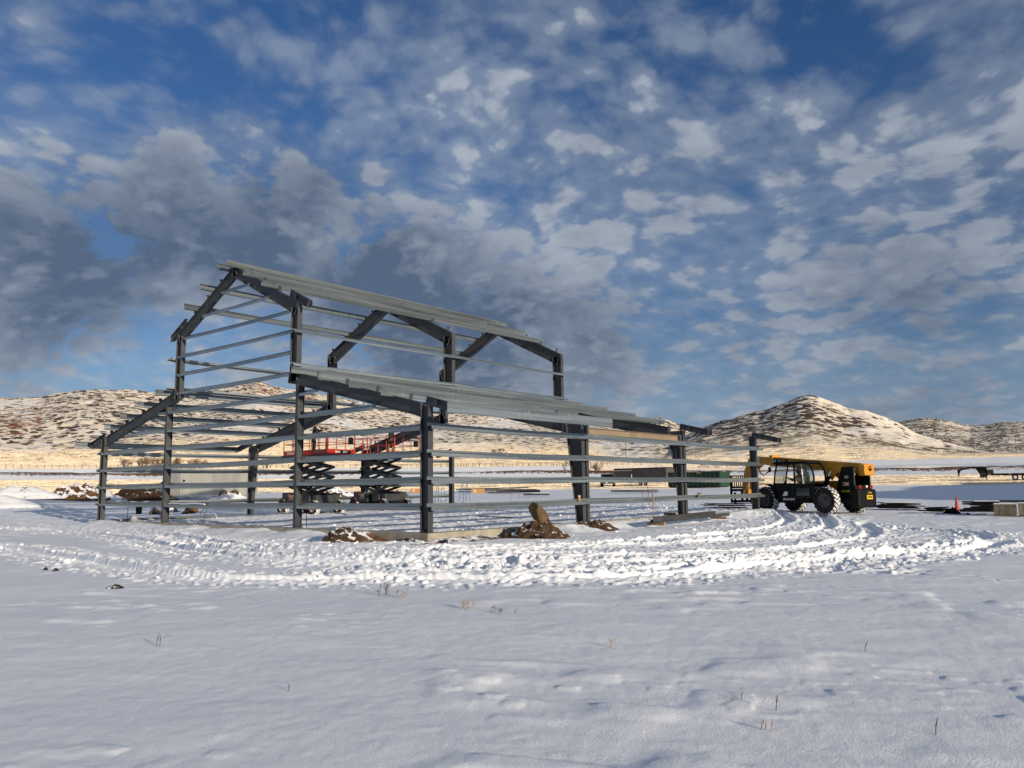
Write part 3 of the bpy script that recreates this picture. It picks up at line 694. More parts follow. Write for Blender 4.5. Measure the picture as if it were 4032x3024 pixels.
def hand(chains, wrist_index, w_, d, side):
    """palm, four curled fingers and a thumb at the wrist; d: pointing direction"""
    d = Vector(d).normalized(); s = Vector(side).normalized(); dn = d.cross(s)
    palm = Vector(w_)+d*.05
    chains.append(([(tuple(palm), .032), (tuple(palm+d*.035), .030)], wrist_index)); n = sum(len(c[0]) for c in chains)-1
    for k, L in zip((-1.5, -.5, .5, 1.5), (.030, .036, .034, .027)):
        a = palm+d*.045+s*.019*k
        chains.append(([(tuple(a+d*L*.5), .009), (tuple(a+d*L+dn*.012), .0085), (tuple(a+d*L*1.1+dn*.036), .0075)], n))
    a = palm+s*.035; chains.append(([(tuple(a+s*.012), .011), (tuple(a+s*.02+d*.03+dn*.012), .009)], n-1))
def person(label, loc, rz, pose, jacket, trousers, hatmat, group=None, vest=None, hat='helmet'):
    P0 = thing('person', label, 'person', loc, rz, group)
    hip, sh, nk = pose['hip'], pose['shoulder'], pose['neck']
    ch = [([(hip, .145), (tuple(Vector(hip).lerp(Vector(sh), .45)), .140), (sh, .155), (nk, .060), (pose['head0'], .062), (pose['head'], .092), (tuple(Vector(pose['head'])+Vector((0, 0, .075))), .075)], None)]
    for side in ('R', 'L'):
        el, wr = pose['elbow'+side], pose['wrist'+side]; y = -.19 if side == 'R' else .19
        s0 = (sh[0], sh[1]+y, sh[2]+.01)
        ch.append(([(s0, .072), (el, .055), (wr, .038)], 2)); n = sum(len(c[0]) for c in ch)-1
        hand(ch, n, wr, Vector(wr)-Vector(el), (0, 1 if side == 'R' else -1, 0))
        kn, an, to = pose['knee'+side], pose['ankle'+side], pose['toe'+side]
        ch.append(([((hip[0], hip[1]+y*.5, hip[2]-.05), .105), (kn, .075), (an, .055), (to, .045)], 0))
    me = skin_body(ch, 'body')
    for m_ in (jacket, trousers, M_SKIN, M_BLACK, vest or jacket): me.materials.append(m_)
    hz = hip[2]+.04
    for p in me.polygons:
        c = p.center
        if c.z > pose['head0'][2]+.01: p.material_index = 2
        elif min((c-Vector(pose['wristR'])).length, (c-Vector(pose['wristL'])).length) < .03 or (max(Vector(c-Vector(pose['wristR'])).dot(Vector(pose['wristR'])-Vector(pose['elbowR'])), 0) > 0 and (c-Vector(pose['wristR'])).length < .2) or (Vector(c-Vector(pose['wristL'])).dot(Vector(pose['wristL'])-Vector(pose['elbowL'])) > 0 and (c-Vector(pose['wristL'])).length < .2): p.material_index = 2
        elif min((c-Vector(pose['ankleR'])).length, (c-Vector(pose['ankleL'])).length, (c-Vector(pose['toeR'])).length, (c-Vector(pose['toeL'])).length) < .12: p.material_index = 3
        elif c.z < hz and abs(c.y-hip[1]) < .34 and not (pose.get('seated') and c.z > hip[2]+.1): p.material_index = 1
        elif vest and abs(c.y-sh[1]) < .2 and c.z > hz+.02: p.material_index = 4
    obj('body', me, None, P0)
    hd = Vector(pose['head'])+Vector((0, 0, .045))
    fx = Vector((1, 0, 0))
    face = MB(); face.lathe([(.0, .028), (.010, .018), (.014, 0), (.012, -.01)], hd+Vector((.088, 0, -.035)), (1, 0, -.25), 8)
    for sy in (-1, 1): face.lathe([(.0, .007), (.009, .004), (.010, -.004)], hd+Vector((.086, sy*.032, -.005)), (1, 0, 0), 8)
    for sy in (-1, 1): face.lathe([(.0, .012), (.022, .006), (.026, -.006)], hd+Vector((.0, sy*.092, -.02)), (0, sy, 0), 8)
    obj('face', face, M_SKIN, P0); obj('mouth', MB().box(hd+Vector((.086, 0, -.075)), (.012, .045, .008)), M_RED_L, P0)
    if hat == 'helmet':
        b = MB(); b.lathe([(.125, -.01), (.128, .0), (.118, .045), (.09, .09), (.045, .118), (.0, .125)], hd, (0, 0, 1), 16); b.lathe([(.0, 0), (.155, -.004), (.155, -.012), (.0, -.014)], hd+Vector((.02, 0, 0)), (0, 0, 1), 16)
        obj('hard_hat', b, hatmat, P0)
    else:
        b = MB(); b.lathe([(.085, -.16), (.118, -.10), (.128, -.01), (.118, .06), (.085, .10), (.03, .122), (.0, .125)], hd+Vector((-.022, 0, 0)), (0, 0, 1), 14); obj('hood', b, hatmat, P0)
    return P0
M_JACK = simple('dark_jacket', (.022, .020, .024), (.035, .03, .032), 9, .85)
M_TROU = simple('brown_work_trousers', (.17, .10, .05), (.24, .15, .08), 7, .9)
M_DTRO = simple('dark_work_trousers', (.03, .028, .028), (.05, .05, .05), 7, .9)
M_HIVIS = simple('orange_work_vest', (.85, .28, .03), (.75, .22, .02), 8, .8)
M_YHAT = simple('yellow_hard_hat', (.75, .40, .03), (.7, .36, .03), 5, .35)
def wheel(parent, c, R_, wd, axis, rimm, lugs=18, rimr=.5, lbl=None, snowy=True, hubm=None):
    """tyre with chevron lugs, tread packed with snow, dished rim with hub and nuts"""
    c = Vector(c); ax = Vector(axis).normalized()
    wh = obj('wheel', MB().lathe([(R_*rimr, -wd*.42), (R_*.72, -wd*.5), (R_*.90, -wd*.46), (R_*.945, -wd*.34), (R_*.95, 0), (R_*.945, wd*.34), (R_*.90, wd*.46), (R_*.72, wd*.5), (R_*rimr, wd*.42)], c, ax, 36), M_TYRE, parent)
    u = ax.orthogonal().normalized(); v = ax.cross(u)
    b = MB()
    for k in range(lugs):
        for s in (-1, 1):
            t0 = 2*math.pi*(k+.5*(s > 0))/lugs; t1 = t0+.75*2*math.pi/lugs
            f = lambda t, r: c+(u*math.cos(t)+v*math.sin(t))*r
            a0 = f(t0, 1); a1 = f(t1, 1)
            p0 = c+(f(t0, R_*.955)-c)+ax*s*wd*.02; p1 = c+(f(t1, R_*.93)-c)+ax*s*wd*.47
            tg = (f(t0+.05, 1)-f(t0, 1)).normalized(); rd = (f((t0+t1)/2, 1)-c).normalized()
            b.bar(p0, p1, tg*R_*.042, rd*R_*.045)
            p2 = c+(f(t1, R_*.82)-c)+ax*s*wd*.50; b.bar(p1, p2, tg*R_*.036, ax*wd*.035)
    obj('tread_lugs', b, M_TYRE, wh)
    if snowy: obj('packed_snow', MB().lathe([(R_*.90, -wd*.462), (R_*.965, -wd*.345), (R_*.972, 0), (R_*.965, wd*.345), (R_*.90, wd*.462)], c, ax, 36), M_TREADSNOW, wh)
    rm = MB(); rm.lathe([(R_*rimr*1.02, wd*.43), (R_*rimr*.94, wd*.45), (R_*rimr*.88, wd*.30), (R_*rimr*.80, wd*.20), (R_*rimr*.45, wd*.16), (R_*rimr*.42, wd*.30), (R_*rimr*.30, wd*.34), (0, wd*.34)], c, ax, 32)
    rm.lathe([(R_*rimr*1.02, -wd*.43), (R_*rimr*.88, -wd*.30), (0, -wd*.2)], c, ax, 24)
    for k in range(10):
        t = 2*math.pi*k/10; rm.lathe([(R_*.028, 0), (R_*.026, wd*.05), (0, wd*.06)], c+ax*wd*.17+(u*math.cos(t)+v*math.sin(t))*R_*rimr*.60, ax, 6)
    obj('rim', rm, rimm, wh); obj('hub', MB().lathe([(R_*rimr*.30, wd*.335), (R_*rimr*.26, wd*.42), (0, wd*.43)], c, ax, 16), hubm or M_DGREY, wh)
    return wh
# ------------------------------------------------------------------ telehandler
TZ = gz(2.07, 24.25)-.03
TL = thing('telehandler', 'black and yellow telehandler with snow packed tyres behind the end post', 'telehandler', (2.07, 24.25, TZ+.03), R(160.5))
for wx, wy in ((-1.8, 1.05), (1.8, 1.05), (-1.8, -1.05), (1.8, -1.05)):
    wheel(TL, (wx, wy, .66), .665, .42, (0, 1 if wy > 0 else -1, 0), M_GREYR, 20, .48)
b = MB(); b.cbox((-.1, 0, .86), (5.0, .9, .42), .05); b.cbox((-1.8, 0, .68), (.45, 1.9, .34), .06); b.cbox((1.8, 0, .68), (.45, 1.9, .34), .06); b.cbox((.1, .75, .62), (1.9, .7, .20), .04)
obj('chassis', b, M_BLACK, TL)
# engine cover on the far side
obj('engine_cover', MB().cbox((-.55, -.72, 1.22), (2.3, .85, .72), .08), M_YEL, TL)
# rear tower and counterweight
b = MB()
prof = [(-1.90, .75), (-1.92, 1.35), (-2.25, 2.22), (-2.85, 2.22), (-2.88, .75)]
m4 = Matrix.Rotation(R(90), 4, 'X')
for y0 in (.42, -.72): b.prism([(x, z) for x, z in prof], Matrix.Translation((0, y0, 0))@m4, .10)
b.cbox((-2.40, -.15, .95), (.92, 1.10, .40), .04); obj('boom_tower', b, M_BLACK, TL)
fr = MB()
for z in (1.18, 2.10): fr.box((-2.895, -.15, z), (.03, 1.20, .06))
for y in (-.72, .42): fr.box((-2.895, y, 1.64), (.032, .06, .90))
obj('rear_window_frame', fr, M_DGREY, TL)
cwt = obj('counterweight', MB().cbox((-2.90, -.15, .74), (.46, 1.34, .86), .10), M_BLACK, TL)
obj('number_plate', MB().box((-3.135, -.30, .80), (.01, .42, .19)), M_YSTK, TL)
text('GEHL', .15, (-3.143, -.30, .80), (0, -1, 0), (0, 0, 1), M_BLACK, TL, shear=.3, bold=.004)
text('H0788', .10, (-3.143, -.30, 1.0), (0, -1, 0), (0, 0, 1), M_YSTK, TL)
for y in (.18, -.62): obj('tail_light', MB().cbox((-2.98, y, 1.27), (.09, .19, .17), .02), M_RED_L, TL)
obj('reversing_light', MB().cbox((-2.98, -.30, 1.29), (.09, .12, .11), .02), M_WHITE, TL)
obj('lamp_panel', MB().cbox((-2.88, -.15, 1.24), (.16, 1.22, .22), .03), M_BLACK, TL)
decal(TL, (-2.45, .445, 1.42), (-1, 0, 0), (0, 0, 1), .34, .19, 'square')
text('10357098', .12, (-2.40, .445, 1.08), (-1, 0, 0), (0, 0, 1), M_YSTK, TL)
fl = obj('flag_sticker', MB().plate((-2.50, .445, 1.74), (.10, 0, 0), (0, 0, .055), .004), M_WHITE, TL)
obj('red_stripe', MB().plate((-2.50, .451, 1.72), (.10, 0, 0), (0, 0, .012), .003).plate((-2.50, .451, 1.76), (.10, 0, 0), (0, 0, .010), .003), M_RED_L, fl)
# boom, slightly rising to the front
BA = Vector((-3.05, -.18, 2.12)); BB = Vector((3.75, -.18, 2.78)); bx = (BB-BA).normalized(); bu = Vector((-bx.z, 0, bx.x)); by = Vector((0, 1, 0))
b = MB(); q = lambda t: BA+bx*t
b.hexa([q(.0)-by*.24-bu*.24, q(.0)+by*.24-bu*.24, q(.0)+by*.24+bu*.24, q(.0)-by*.24+bu*.24], [q(5.3)-by*.24-bu*.24, q(5.3)+by*.24-bu*.24, q(5.3)+by*.24+bu*.22, q(5.3)-by*.24+bu*.22])
bo = obj('boom', b, M_YEL, TL)
b = MB(); b.hexa([q(5.3)-by*.20-bu*.22, q(5.3)+by*.20-bu*.22, q(5.3)+by*.20+bu*.18, q(5.3)-by*.20+bu*.18], [q(6.9)-by*.20-bu*.20, q(6.9)+by*.20-bu*.20, q(6.9)+by*.20+bu*.20, q(6.9)-by*.20+bu*.20]); b.cbox(q(5.35)+bu*.02, (.22, .58, .60), .03)
obj('inner_boom', b, M_YEL, bo)
obj('boom_tail', MB().cbox((-3.12, -.18, 2.06), (.36, .72, .52), .05), M_YEL, bo)
obj('badge', MB().lathe([(0, .0), (.12, .0), (.12, .006), (0, .008)], (-3.305, -.22, 2.12), (-1, 0, 0), 16), M_BLACK, bo)
text('H&E', .10, (-3.318, -.22, 2.15), (0, -1, 0), (0, 0, 1), M_ORANGE, bo, bold=.003)
# folded brackets where the lift ram pushes
for y in (.10, -.50):
    b = MB(); b.prism([(-2.15, 2.30), (-1.30, 2.36), (-.95, 1.98), (-1.45, 1.60), (-1.75, 1.95), (-2.15, 1.98)], Matrix.Translation((0, y+.03, 0))@m4, .05); obj('boom_bracket', b, M_YEL, bo)
decal(TL, q(5.2)+Vector((0, .265, 0))+bu*.02-bx*.35+Vector((0, .0, 0)), -bx, bu, 1.15, .27, 'strip')
b = MB(); b.lathe([(.17, 0), (.17, .02), (.08, .02), (.08, 0)], q(6.35)+by*.205, (0, 1, 0), 20); obj('tow_eye', b, M_WHITE, TL)
# lift ram
b = MB(); b.tube([(-.95, .30, 1.02), (-1.42, .30, 1.80)], .10, 12); obj('lift_cylinder', b, M_BLACK, TL)
obj('cylinder_rod', MB().tube([(-1.42, .30, 1.80), (-1.55, .30, 2.04)], .05, 10), M_CHROME, TL)
obj('fuel_bottle', MB().tube([(-1.95, 1.06, 1.12), (-1.95, 1.06, 1.36)], .04, 10), M_WHITE, TL)
# boom head and fork carriage
b = MB()
for y in (.02, -.42): b.prism([(3.35, 2.86), (3.85, 2.84), (4.20, 2.2), (4.42, 1.2), (4.30, .72), (4.02, .72), (3.92, 1.5), (3.62, 2.25), (3.30, 2.42)], Matrix.Translation((0, y+.04, 0))@m4, .08)
b.box((4.22, -.20, .98), (.30, .46, .4)); b.box((3.62, -.20, 2.62), (.4, .4, .3)); obj('boom_head', b, M_YEL, TL)
b = MB()
for z in (.55, 1.15): b.cbox((4.50, -.18, z), (.09, 2.0, .13), .015)
for y in (-1.16, .80): b.cbox((4.50, y, 1.20), (.08, .10, 1.45), .012)
b.cbox((4.50, -.18, 1.92), (.05, 2.0, .05), .01); b.cbox((4.50, -.18, 1.30), (.05, 2.0, .10), .01)
for k in range(12): b.box((4.50, -1.04+k*.158, 1.61), (.035, .045, .60))
for y in (-.35, .02): b.cbox((4.48, y, .85), (.08, .12, .7), .01)
obj('fork_carriage', b, M_BLACK, TL)
for y in (.45, -.78):
    b = MB(); b.box((4.58, y, .72), (.05, .13, .62)); b.hexa([Vector((4.56, y-.065, .40)), Vector((4.56, y+.065, .40)), Vector((4.56, y+.065, .45)), Vector((4.56, y-.065, .45))], [Vector((5.85, y-.05, .41)), Vector((5.85, y+.05, .41)), Vector((5.85, y+.05, .42)), Vector((5.85, y-.05, .42))])
    obj('fork', b, M_BLACK, TL)
obj('tilt_link', MB().tube([(3.85, .10, 1.55), (4.30, .10, .95)], .04, 8), M_CHROME, TL)
for k, yy in enumerate((.12, .18)): obj('hydraulic_hose', MB().tube([Vector((3.1-.05*k, yy, 2.32)), Vector((3.0, yy, 2.05-.03*k)), Vector((2.75, yy, 1.93-.03*k)), Vector((2.5, yy, 2.05)), Vector((2.25, yy, 2.22))], .018, 6), M_BLACK, TL)
# cab
cabm = M_BLACK
b = MB(); b.prism([(1.18, .72), (1.24, 1.10), (1.20, 1.46), (-.92, 1.46), (-1.22, 1.30), (-1.25, .72)], Matrix.Translation((0, 1.19, 0))@m4, .06)
b.prism([(1.18, .72), (1.24, 1.10), (1.20, 1.46), (-.92, 1.46), (-1.22, 1.30), (-1.25, .72)], Matrix.Translation((0, .33, 0))@m4, .06)
b.box((0, .73, .74), (2.36, .92, .05)); b.box((1.19, .73, 1.10), (.05, .9, .68)); b.box((-1.2, .73, 1.0), (.05, .9, .6))
cb = obj('cab_body', b, cabm, TL)
b = MB()
for y in (1.16, .32):
    b.tube([(1.20, y, 1.44), (1.12, y, 1.95), (.98, y, 2.42)], .040, 8)
    b.tube([(-.08, y, 1.44), (-.10, y, 2.46)], .045, 8)
    b.tube([(-1.20, y, 1.40), (-1.24, y, 1.75), (-1.18, y, 2.15), (-1.02, y, 2.38), (-.80, y, 2.46), (-.10, y, 2.47), (.98, y, 2.44)], .045, 8)
for z_, x_ in ((1.46, 1.2), (2.42, .98), (2.46, -.8)): b.tube([(x_, .32, z_), (x_, 1.16, z_)], .035, 8)
obj('cab_frame', b, cabm, TL)
b = MB(); b.cbox((.10, .74, 2.50), (2.0, .98, .09), .035); b.cbox((.35, .74, 2.44), (1.5, .9, .06), .02); obj('cab_roof', b, cabm, TL)
b = MB(); b.prism([(-.14, 1.48), (-.14, 2.42), (-.80, 2.42), (-1.0, 2.34), (-1.14, 2.12), (-1.19, 1.75), (-1.16, 1.48)], Matrix.Translation((0, 1.165, 0))@m4, .008); obj('side_window', b, M_GLASS, TL)
obj('windscreen', MB().hexa([Vector((1.18, .36, 1.48)), Vector((1.18, 1.12, 1.48)), Vector((.98, 1.12, 2.40)), Vector((.98, .36, 2.40))], [Vector((1.188, .36, 1.48)), Vector((1.188, 1.12, 1.48)), Vector((.988, 1.12, 2.40)), Vector((.988, .36, 2.40))]), M_GLASS, TL)
obj('window_bar', MB().tube([(-.62, 1.19, 1.46), (-.56, 1.19, 2.40)], .02, 6), M_CHROME, TL)
ft = MB(); ft.box((.0, 1.215, 1.08), (.012, .010, .66))
for x, z, dx, dz in ((-.62, .80, .95, .014), (-.62, 1.40, .95, .014), (.45, .78, .9, .014)): ft.box((x, 1.215, z), (dx, .010, dz))
obj('door_trim', ft, M_DGREY, TL)
obj('door_window', MB().plate((-.60, 1.214, 1.06), (.38, 0, 0), (0, 0, .19), .006), simple('dark_tinted_glass', (.02, .03, .04), (.03, .04, .05), 2, .12), TL)
obj('emblem', MB().prism([(0, 0), (.06, .05), (.10, .14), (.17, .16), (.22, .22), (.24, .15), (.33, .17), (.35, .08), (.29, .03), (.33, -.03), (.18, -.02), (.10, -.05)], Matrix.Translation((.66, 1.215, .90))@Matrix.Rotation(R(180), 4, 'Z')@m4@Matrix.Identity(4), .005), M_WHITE, TL)
text('RS8-42 GEN:3', .125, (.30, 1.20, .70), (-1, 0, 0), (0, 0, 1), M_WHITE, TL, shear=.25, bold=.003)
b = MB(); b.lathe([(.19, 0), (.21, .01), (.19, .02)], (.78, .74, 1.62), (-.9, 0, .6), 16); b.tube([(1.05, .74, 1.35), (.80, .74, 1.62)], .03, 6); obj('steering_wheel', b, M_BLACK, TL)
b = MB(); b.cbox((-.15, .74, 1.18), (.50, .50, .14), .04); b.cbox((-.42, .74, 1.55), (.13, .48, .68), .05); b.cbox((-.46, .74, 1.96), (.10, .28, .16), .03); obj('seat', b, M_DGREY, TL)
for y in (1.05, -1.05):
    pts = [Vector((1.8+.80*math.cos(a), y, .66+.80*math.sin(a))) for a in [R(k) for k in range(80, 181, 14)]]
    b = MB()
    for i in range(len(pts)-1): b.bar(pts[i], pts[i+1], (0, .24, 0), (pts[i]-Vector((1.8, y, .66))).normalized()*.014)
    b.bar(pts[0], pts[0]+Vector((.40, 0, .03)), (0, .24, 0), (0, 0, .014)); obj('mudguard', b, M_BLACK, TL)
obj('mirror', MB().cbox((1.32, 1.30, 2.18), (.05, .16, .26), .02).tube([(1.1, 1.16, 2.3), (1.30, 1.28, 2.25)], .012, 6), M_BLACK, TL)
ca, sa = math.cos(R(160.5)), math.sin(R(160.5))
tl = lambda x, y, z: (2.07+ca*x-sa*y, 24.25+sa*x+ca*y, TZ+.03+z)
person('person driving the telehandler in an orange vest and dark hood, hands on the wheel', tl(-.12, .74, 1.25), R(160.5),
       dict(hip=(0, 0, .10), shoulder=(.06, 0, .56), neck=(.09, 0, .68), head0=(.10, 0, .72), head=(.13, 0, .82), elbowR=(.30, -.26, .34), wristR=(.62, -.13, .44), elbowL=(.30, .26, .36), wristL=(.64, .14, .50),
            kneeR=(.45, -.12, .12), ankleR=(.55, -.12, -.34), toeR=(.70, -.12, -.40), kneeL=(.45, .12, .12), ankleL=(.55, .12, -.34), toeL=(.70, .12, -.40), seated=True), M_JACK, M_DTRO, M_JACK, vest=M_HIVIS, hat='hood')
# ------------------------------------------------------------------ scissor lifts
def scissor_lift(loc, rz, label, hub, deck_dx, deck_z, lettering):
    L = thing('scissor_lift', label, 'scissor lift', loc, rz, 'scissor lifts inside the frame')
    for wx in (-1.32, 1.32):
        for wy in (-.85, .85): wheel(L, (wx, wy, .42), .42, .30, (0, 1 if wy > 0 else -1, 0), hub, 14, .52, hubm=M_WHITE)
    b = MB(); b.cbox((0, 0, .52), (3.1, .95, .32), .04); b.cbox((-1.32, 0, .45), (.22, 1.5, .2), .03); b.cbox((1.32, 0, .45), (.22, 1.5, .2), .03); b.cbox((.05, -.66, .44), (1.5, .3, .26), .03)
    obj('chassis', b, M_DGREY, L)
    b = MB(); b.cbox((-.72, -.68, .93), (1.30, .48, .60), .03); obj('engine_tray', b, M_DGREY, L)
    b = MB(); b.cbox((.62, -.64, .93), (.62, .42, .56), .03); b.cbox((1.25, -.2, .86), (.35, 1.2, .46), .04); obj('battery_box', b, M_DGREY, L)
    obj('engine_tray', MB().cbox((0, .68, .90), (2.6, .48, .56), .03), M_DGREY, L)
    decal(L, (-.62, -.928, .94), (1, 0, 0), (0, 0, 1), .52, .40, 'square')
    text('LP GAS 12 000', .07, (-.75, -.926, 1.18), (1, 0, 0), (0, 0, 1), M_WHITE, L) if False else None
    obj('data_plate', MB().plate((-1.15, -.925, .76), (.06, 0, 0), (0, 0, .11), .004).plate((-.25, -.925, 1.17), (.05, 0, 0), (0, 0, .035), .004), M_WHITE, L)
    z0, z1, n = .98, deck_z-.10, 4; hs = (z1-z0)/n; half = 1.28
    for s in range(n):
        for sy in (-1, 1):
            for d_ in (-1, 1):
                y = sy*(.46 if d_ > 0 else .37); b = MB()
                b.bar((-half*d_, y, z0+hs*s), (half*d_, y, z0+hs*(s+1)), (0, .035, 0), (.022, 0, .075)); obj('scissor_arm', b, M_DGREY, L)
    for s in range(n+1):
        for x in (-half, half): obj('pivot_pin', MB().tube([(x, -.52, z0+hs*s), (x, .52, z0+hs*s)], .045, 8), M_DGREY, L)
    for s in range(n): obj('pivot_pin', MB().tube([(0, -.50, z0+hs*(s+.5)), (0, .50, z0+hs*(s+.5))], .04, 8), M_DGREY, L)
    b = MB(); b.tube([(-.75, 0, z0+.12), (.55, 0, z0+hs*1.7)], .075, 10); obj('lift_cylinder', b, M_BLACK, L)
    x0, x1, yy = -1.85+deck_dx, 1.85+deck_dx, .93
    obj('platform', MB().cbox(((x0+x1)/2, 0, deck_z), (x1-x0, 2*yy, .10), .01), M_DGREY, L)
    b = MB(); zt_ = deck_z+.13
    for y in (-yy, yy): b.box(((x0+x1)/2, y, zt_), (x1-x0, .03, .26))
    for x in (x0, x1): b.box((x, 0, zt_), (.03, 2*yy+.03, .28))
    tb = obj('toe_board', b, M_RED, L)
    b = MB()
    for h in (.62, 1.12):
        b.tube([(x0, -yy, deck_z+h), (x1, -yy, deck_z+h), (x1, yy, deck_z+h), (x0, yy, deck_z+h), (x0, -yy, deck_z+h)], .021, 6)
    for x in np.linspace(x0, x1, 6):
        for y in (-yy, yy): b.tube([(x, y, deck_z), (x, y, deck_z+1.12)], .021, 6)
    for y in (-.3, .3):
        for x in (x0, x1): b.tube([(x, y, deck_z), (x, y, deck_z+1.12)], .021, 6)
    xm = x0+1.25
    for y in (-yy, yy): b.tube([(xm, y+.03*(1 if y > 0 else -1), deck_z), (xm, y+.03*(1 if y > 0 else -1), deck_z+1.18)], .035, 6)
    for y in (-yy, yy): b.tube([(x1, y, deck_z), (x1, y, deck_z+1.14)], .038, 6)
    obj('guard_rail', b, M_RED, L)
    b = MB(); b.cbox((x1+.05, .62, deck_z+.72), (.14, .26, .36), .03); obj('control_box', b, M_BLACK, L)
    decal(L, (x1+.02, .12, deck_z+.13), (0, 1, 0), (0, 0, 1), 1.1, .18, 'strip')
    if lettering: text('SKYJACK', .16, (x0+.62, -yy-.02, deck_z+.12), (1, 0, 0), (0, 0, 1), M_WHITE, L, shear=.2, bold=.004)
    for k in range(6): obj('white_dash', MB().plate((x1-1.0+k*.15, -yy-.02, deck_z+.14), (.04, 0, 0), (0, 0, .014), .004), M_WHITE, tb)
    return L
M_RIMSNOW = simple('snow_crusted_rim', (.70, .66, .66), (.45, .12, .10), 5, .8)
GZI = -.12
scissor_lift((-20.2, 10.65, GZI), R(2), 'scissor lift nearer the gable end, red platform raised, snow crusted wheel hubs', M_RIMSNOW, .55, 3.22, True)
scissor_lift((-20.1, 15.45, GZI), R(-2), 'scissor lift farther into the frame, red platform raised, red wheel hubs', M_RED, .55, 3.22, False)
person('person standing on the nearer scissor lift in dark clothes and a yellow hard hat', (-19.9, 10.5, GZI+3.275), R(70),
       dict(hip=(0, 0, .92), shoulder=(.05, 0, 1.42), neck=(.07, 0, 1.53), head0=(.08, 0, 1.56), head=(.11, 0, 1.65), elbowR=(.22, -.30, 1.25), wristR=(.42, -.20, 1.38), elbowL=(.16, .28, 1.22), wristL=(.38, .20, 1.30),
            kneeR=(.05, -.12, .50), ankleR=(0, -.13, .09), toeR=(.16, -.14, .045), kneeL=(.04, .13, .50), ankleL=(-.02, .14, .09), toeL=(.13, .17, .045)), M_JACK, M_DTRO, M_YHAT)
person('person standing on the farther scissor lift in a black hood, dark jacket and brown trousers', (-19.05, 15.3, GZI+3.275), R(95),
       dict(hip=(0, 0, .95), shoulder=(.10, 0, 1.44), neck=(.13, 0, 1.55), head0=(.14, 0, 1.58), head=(.17, 0, 1.68), elbowR=(.30, -.28, 1.40), wristR=(.48, -.18, 1.60), elbowL=(.26, .30, 1.34), wristL=(.46, .22, 1.52),
            kneeR=(.06, -.12, .52), ankleR=(0, -.13, .09), toeR=(.16, -.14, .045), kneeL=(-.02, .13, .52), ankleL=(-.06, .14, .09), toeL=(.10, .17, .045)), M_JACK, M_TROU, M_JACK, hat='hood')

# ------------------------------------------------------------------ site clutter, plants, background
rng = random.Random(7); nrg = np.random.default_rng(11)
def top_z(x, y):
    X = np.array([float(x)]); Y = np.array([float(y)]); h, _, _ = fine_z(X, Y); return float((base_z(X, Y)+h)[0])
def soil_mat(name, c1, c2, snow_lo, snow_hi):
    """earth with snow lying on the faces that look up"""
    mt, N, b = material(name, c1, .95, 0, .1)
    P_ = N.node('ShaderNodeTexCoord').outputs['Object']; g = N.node('ShaderNodeNewGeometry')
    sp = N.node('ShaderNodeSeparateXYZ'); N.l.new(g.outputs['Normal'], sp.inputs[0])
    e = N.mix(N.ramp(N.noise(P_, 5, 6, .7), .35, .65), c1, c2)
    f = N.ramp(N.math('ADD', sp.outputs[2], N.math('MULTIPLY', N.math('SUBTRACT', N.noise(P_, 3.0, 5, .65), .5), .9)), snow_lo, snow_hi)
    N.put(b.inputs['Base Color'], N.mix(f, e, (.85, .86, .89)))
    bp = N.node('ShaderNodeBump'); bp.inputs['Distance'].default_value = .03; N.put(bp.inputs['Height'], N.noise(P_, 14, 5, .7)); N.l.new(bp.outputs[0], b.inputs['Normal'])
    return mt
M_SOIL = soil_mat('brown_earth_with_snow', (.105, .066, .038), (.052, .032, .020), .90, .97)
M_SOILS = soil_mat('snow_covered_earth', (.13, .075, .035), (.07, .038, .02), .66, .74)
M_SOILD = soil_mat('dark_earth', (.06, .035, .022), (.03, .018, .012), .90, .99)
M_SOILM = soil_mat('patchy_snow_on_earth', (.105, .066, .038), (.052, .032, .020), .76, .86)
M_ROCK = soil_mat('tan_rock', (.17, .115, .062), (.11, .075, .042), 1.05, 1.2)
def mound(name, label, cat, x, y, rx, ry, h, seed, mt, rz=0.0, lump=.25, group=None, zoff=0.0, sharp=1.0, parent=None):
    n, k = 44, 18; vs = []; fs = []; zb_ = gz(x, y)+zoff
    R_ = np.linspace(0, 1.12, k); A_ = np.linspace(0, 2*np.pi, n, endpoint=False)
    rr_, aa = np.meshgrid(R_, A_, indexing='ij')
    ww = 1+.28*(fbm(np.cos(aa)*1.4+seed, np.sin(aa)*1.4, 1, 3, seed)-.5)*2
    px, py = rr_*rx*ww*np.cos(aa), rr_*ry*ww*np.sin(aa)
    prof = np.clip(1-rr_**(1.5*sharp), -.12, 1)
    s_ = max(rx, ry)
    zz = h*prof*(.72+.56*fbm(px+seed*3.1, py, s_*.55, 3, seed+2))+lump*h*(fbm(px, py+seed, s_*.16, 4, seed+5)-.5)*np.sqrt(np.clip(prof, 0, 1))*1.6
    lp = sst(.5, .7, vn(px/(s_*.09)+seed, py/(s_*.09), seed+8)); zz += lp*lump*h*.18*(prof > .05)
    zz = np.where(rr_ > 1.0, -.15, zz)
    c_, sn = math.cos(rz), math.sin(rz)
    for i in range(k):
        for j in range(n): vs.append((px[i, j], py[i, j], float(zz[i, j])))
    for i in range(k-1):
        for j in range(n): fs.append((i*n+j, i*n+(j+1) % n, (i+1)*n+(j+1) % n, (i+1)*n+j))
    b = MB().add(vs, fs, True); o = obj(name, b, mt, parent)
    for p in o.data.polygons: p.use_smooth = (rng.random() < .8)
    o.location = (x, y, zb_); o.rotation_euler = (0, 0, rz)
    if not parent: tag(o, label, cat, group)
    return o
